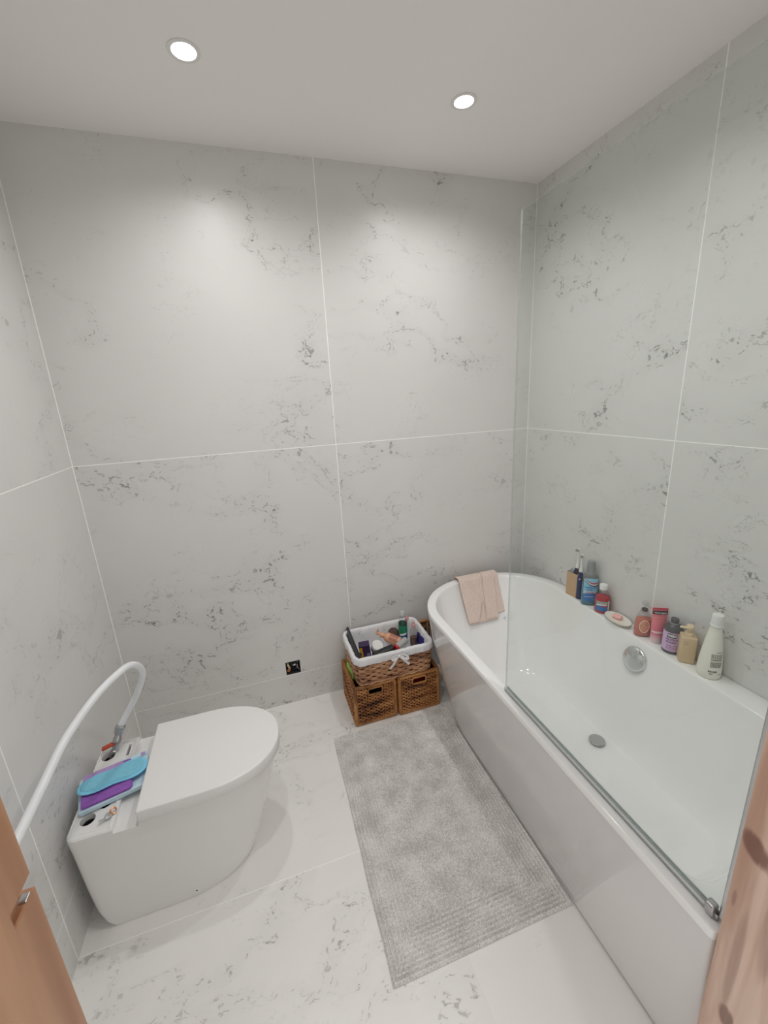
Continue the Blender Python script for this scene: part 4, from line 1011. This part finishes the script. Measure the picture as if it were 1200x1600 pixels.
b = MB(); patch(b, -.022, .008, .066, .082, w, .0005, 12, 2); bx = b.build('black_panel', M_BLACK, lb)
b = MB(); put_text(b, 'WEEX', .0125, -.007, .0738, w, lift=.0008, bold=.0006, stretch=.78); b.build('lettering', M_LBL_WHITE, bx, smooth=False)
b = MB(); put_text(b, 'PROTECT', .0095, -.007, .0585, w, lift=.0006, bold=.0003, stretch=.9); put_text(b, 'GUARD', .0095, -.009, .0480, w, lift=.0006, bold=.0003)
for k in range(3):
    for q in range(4): patch(b, -.022+q*.0095, -.022+q*.0095+.0078, .034-k*.0065, .0358-k*.0065, w, .0006, 3, 1)
b.build('lettering', mat('dark_ink', S(70, 44, 84), .5), lb, smooth=False)

# tan square pump bottle
M_TAN = mat('tan_plastic', S(206, 182, 146), .45, var=.03)
t = thing('pump_dispenser', 'square tan pump bottle between charcoal bottle and cream bottle', 'soap bottle', (2.026, -.990, ZL), FACE-.06); t.scale = (.93, .93, .96)
b = MB(); b.rbox((0, 0, .052), (.052, .048, .104), .006, seg=4); b.build('body', M_TAN, t)
b = MB(); b.lathe([(.0145, .103), (.0145, .116), (.013, .118), (.0075, .119), (.0075, .129), (.0125, .130), (.0125, .141), (.011, .144), (0, .1445)], 28, None, False, False)
b.rbox((-.014, -.012, .139), (.040, .010, .007), .003, X=Matrix.Rotation(.0, 4, 'Z')); b.build('pump', mat('pale_tan_plastic', S(220, 200, 168), .45), t)
b = MB(); fw = lambda s, z, l=0.: (s, -.0241-l, z)
put_text(b, 'hand', .0075, -.010, .086, fw, lift=.0003); put_text(b, 'wash', .0075, -.010, .078, fw, lift=.0003); b.build('lettering', mat('brown_ink', S(150, 120, 84), .5), t, smooth=False)

# cream tapered bottle
M_CREAMB = mat('cream_bottle', S(232, 230, 220), .35, var=.02)
t = thing('lotion_bottle', 'tall cream tapered bottle with white cap nearest the camera on ledge', 'bottle', (2.022, -1.072, ZL), FACE+.05); t.scale = (.90, .90, .99)
prof = [(0, 0), (.034, 0), (.0375, .004), (.0375, .03), (.0355, .06), (.0315, .095), (.0265, .130), (.0215, .160), (.0180, .180), (.0170, .190)]
def rad(z):
    for (r0, z0), (r1, z1) in zip(prof[2:], prof[3:]):
        if z <= z1: return r0+(r1-r0)*max(0, (z-z0))/(z1-z0)
    return .017
b = MB(); b.lathe(prof, 48, None, False, True); b.build('body', M_CREAMB, t, angle=60)
b = MB(); b.lathe([(.0205, .186), (.0205, .190), (.0185, .191), (.0185, .222), (.0170, .2255), (0, .226)], 36, None, True, False); b.build('cap', M_WHITEPL, t)
w = cylwrap(rad, .22)
b = MB(); random.seed(5)
def line(z, s0, s1, h, gap=.0016):
    s = s0
    while s < s1-.002:
        l = min(random.uniform(.003, .0085), s1-s); patch(b, s, s+l, z, z+h, w, .0003, 3, 1); s += l+gap
for k in range(4): line(.0905-k*.0042, -.018, .020, .0024)
line(.099, -.002, .020, .0022); line(.0715, -.018, .020, .0036, .001)
for k in range(6): line(.064-k*.0034, -.019, .018, .0022, .001)
line(.0225, -.019, -.006, .002); line(.0195, -.019, -.008, .002); line(.020, .010, .018, .0026, .001)
put_text(b, 'BAUME', .0085, -.010, .031, w, lift=.0004, bold=.0004); b.build('lettering', mat('olive_ink', S(104, 104, 92), .5), t, smooth=False)

# ------------------------------------------------------------------ world, camera, view
wd = bpy.data.worlds.new('world'); SC.world = wd; wd.use_nodes = True
bg = wd.node_tree.nodes['Background']; bg.inputs[0].default_value = (1., .985, .96, 1); bg.inputs[1].default_value = .82

cam = bpy.data.cameras.new('camera'); co = bpy.data.objects.new('camera', cam); COL.objects.link(co); SC.camera = co
f_px, C0 = 651.30, Vector((.6463, -1.8894, 1.5044)); yaw, pitch, roll = -.3068, -.2725, -.0524
Mx = Matrix.Rotation(yaw, 3, 'Z') @ Matrix.Rotation(pitch, 3, 'X')
r0, f0, u0 = Mx @ Vector((1, 0, 0)), Mx @ Vector((0, 1, 0)), Mx @ Vector((0, 0, 1))
c, s = math.cos(roll), math.sin(roll)
r1, u1 = c*r0+s*u0, c*u0-s*r0
m3 = Matrix((r1, u1, -f0)).transposed()
co.matrix_world = Matrix.Translation(C0) @ m3.to_4x4()
cam.sensor_fit = 'VERTICAL'; cam.sensor_height = 24.; cam.lens = f_px/1600*24.; cam.clip_start = .01

SC.view_settings.view_transform = 'Standard'; SC.view_settings.look = 'None'; SC.view_settings.gamma = 1.; SC.view_settings.exposure = 0.; SC.view_settings.use_curve_mapping = False
cy = SC.cycles
cy.max_bounces = 14; cy.diffuse_bounces = 10; cy.glossy_bounces = 6; cy.transparent_max_bounces = 24; cy.transmission_bounces = 8
cy.caustics_reflective = False; cy.caustics_refractive = False
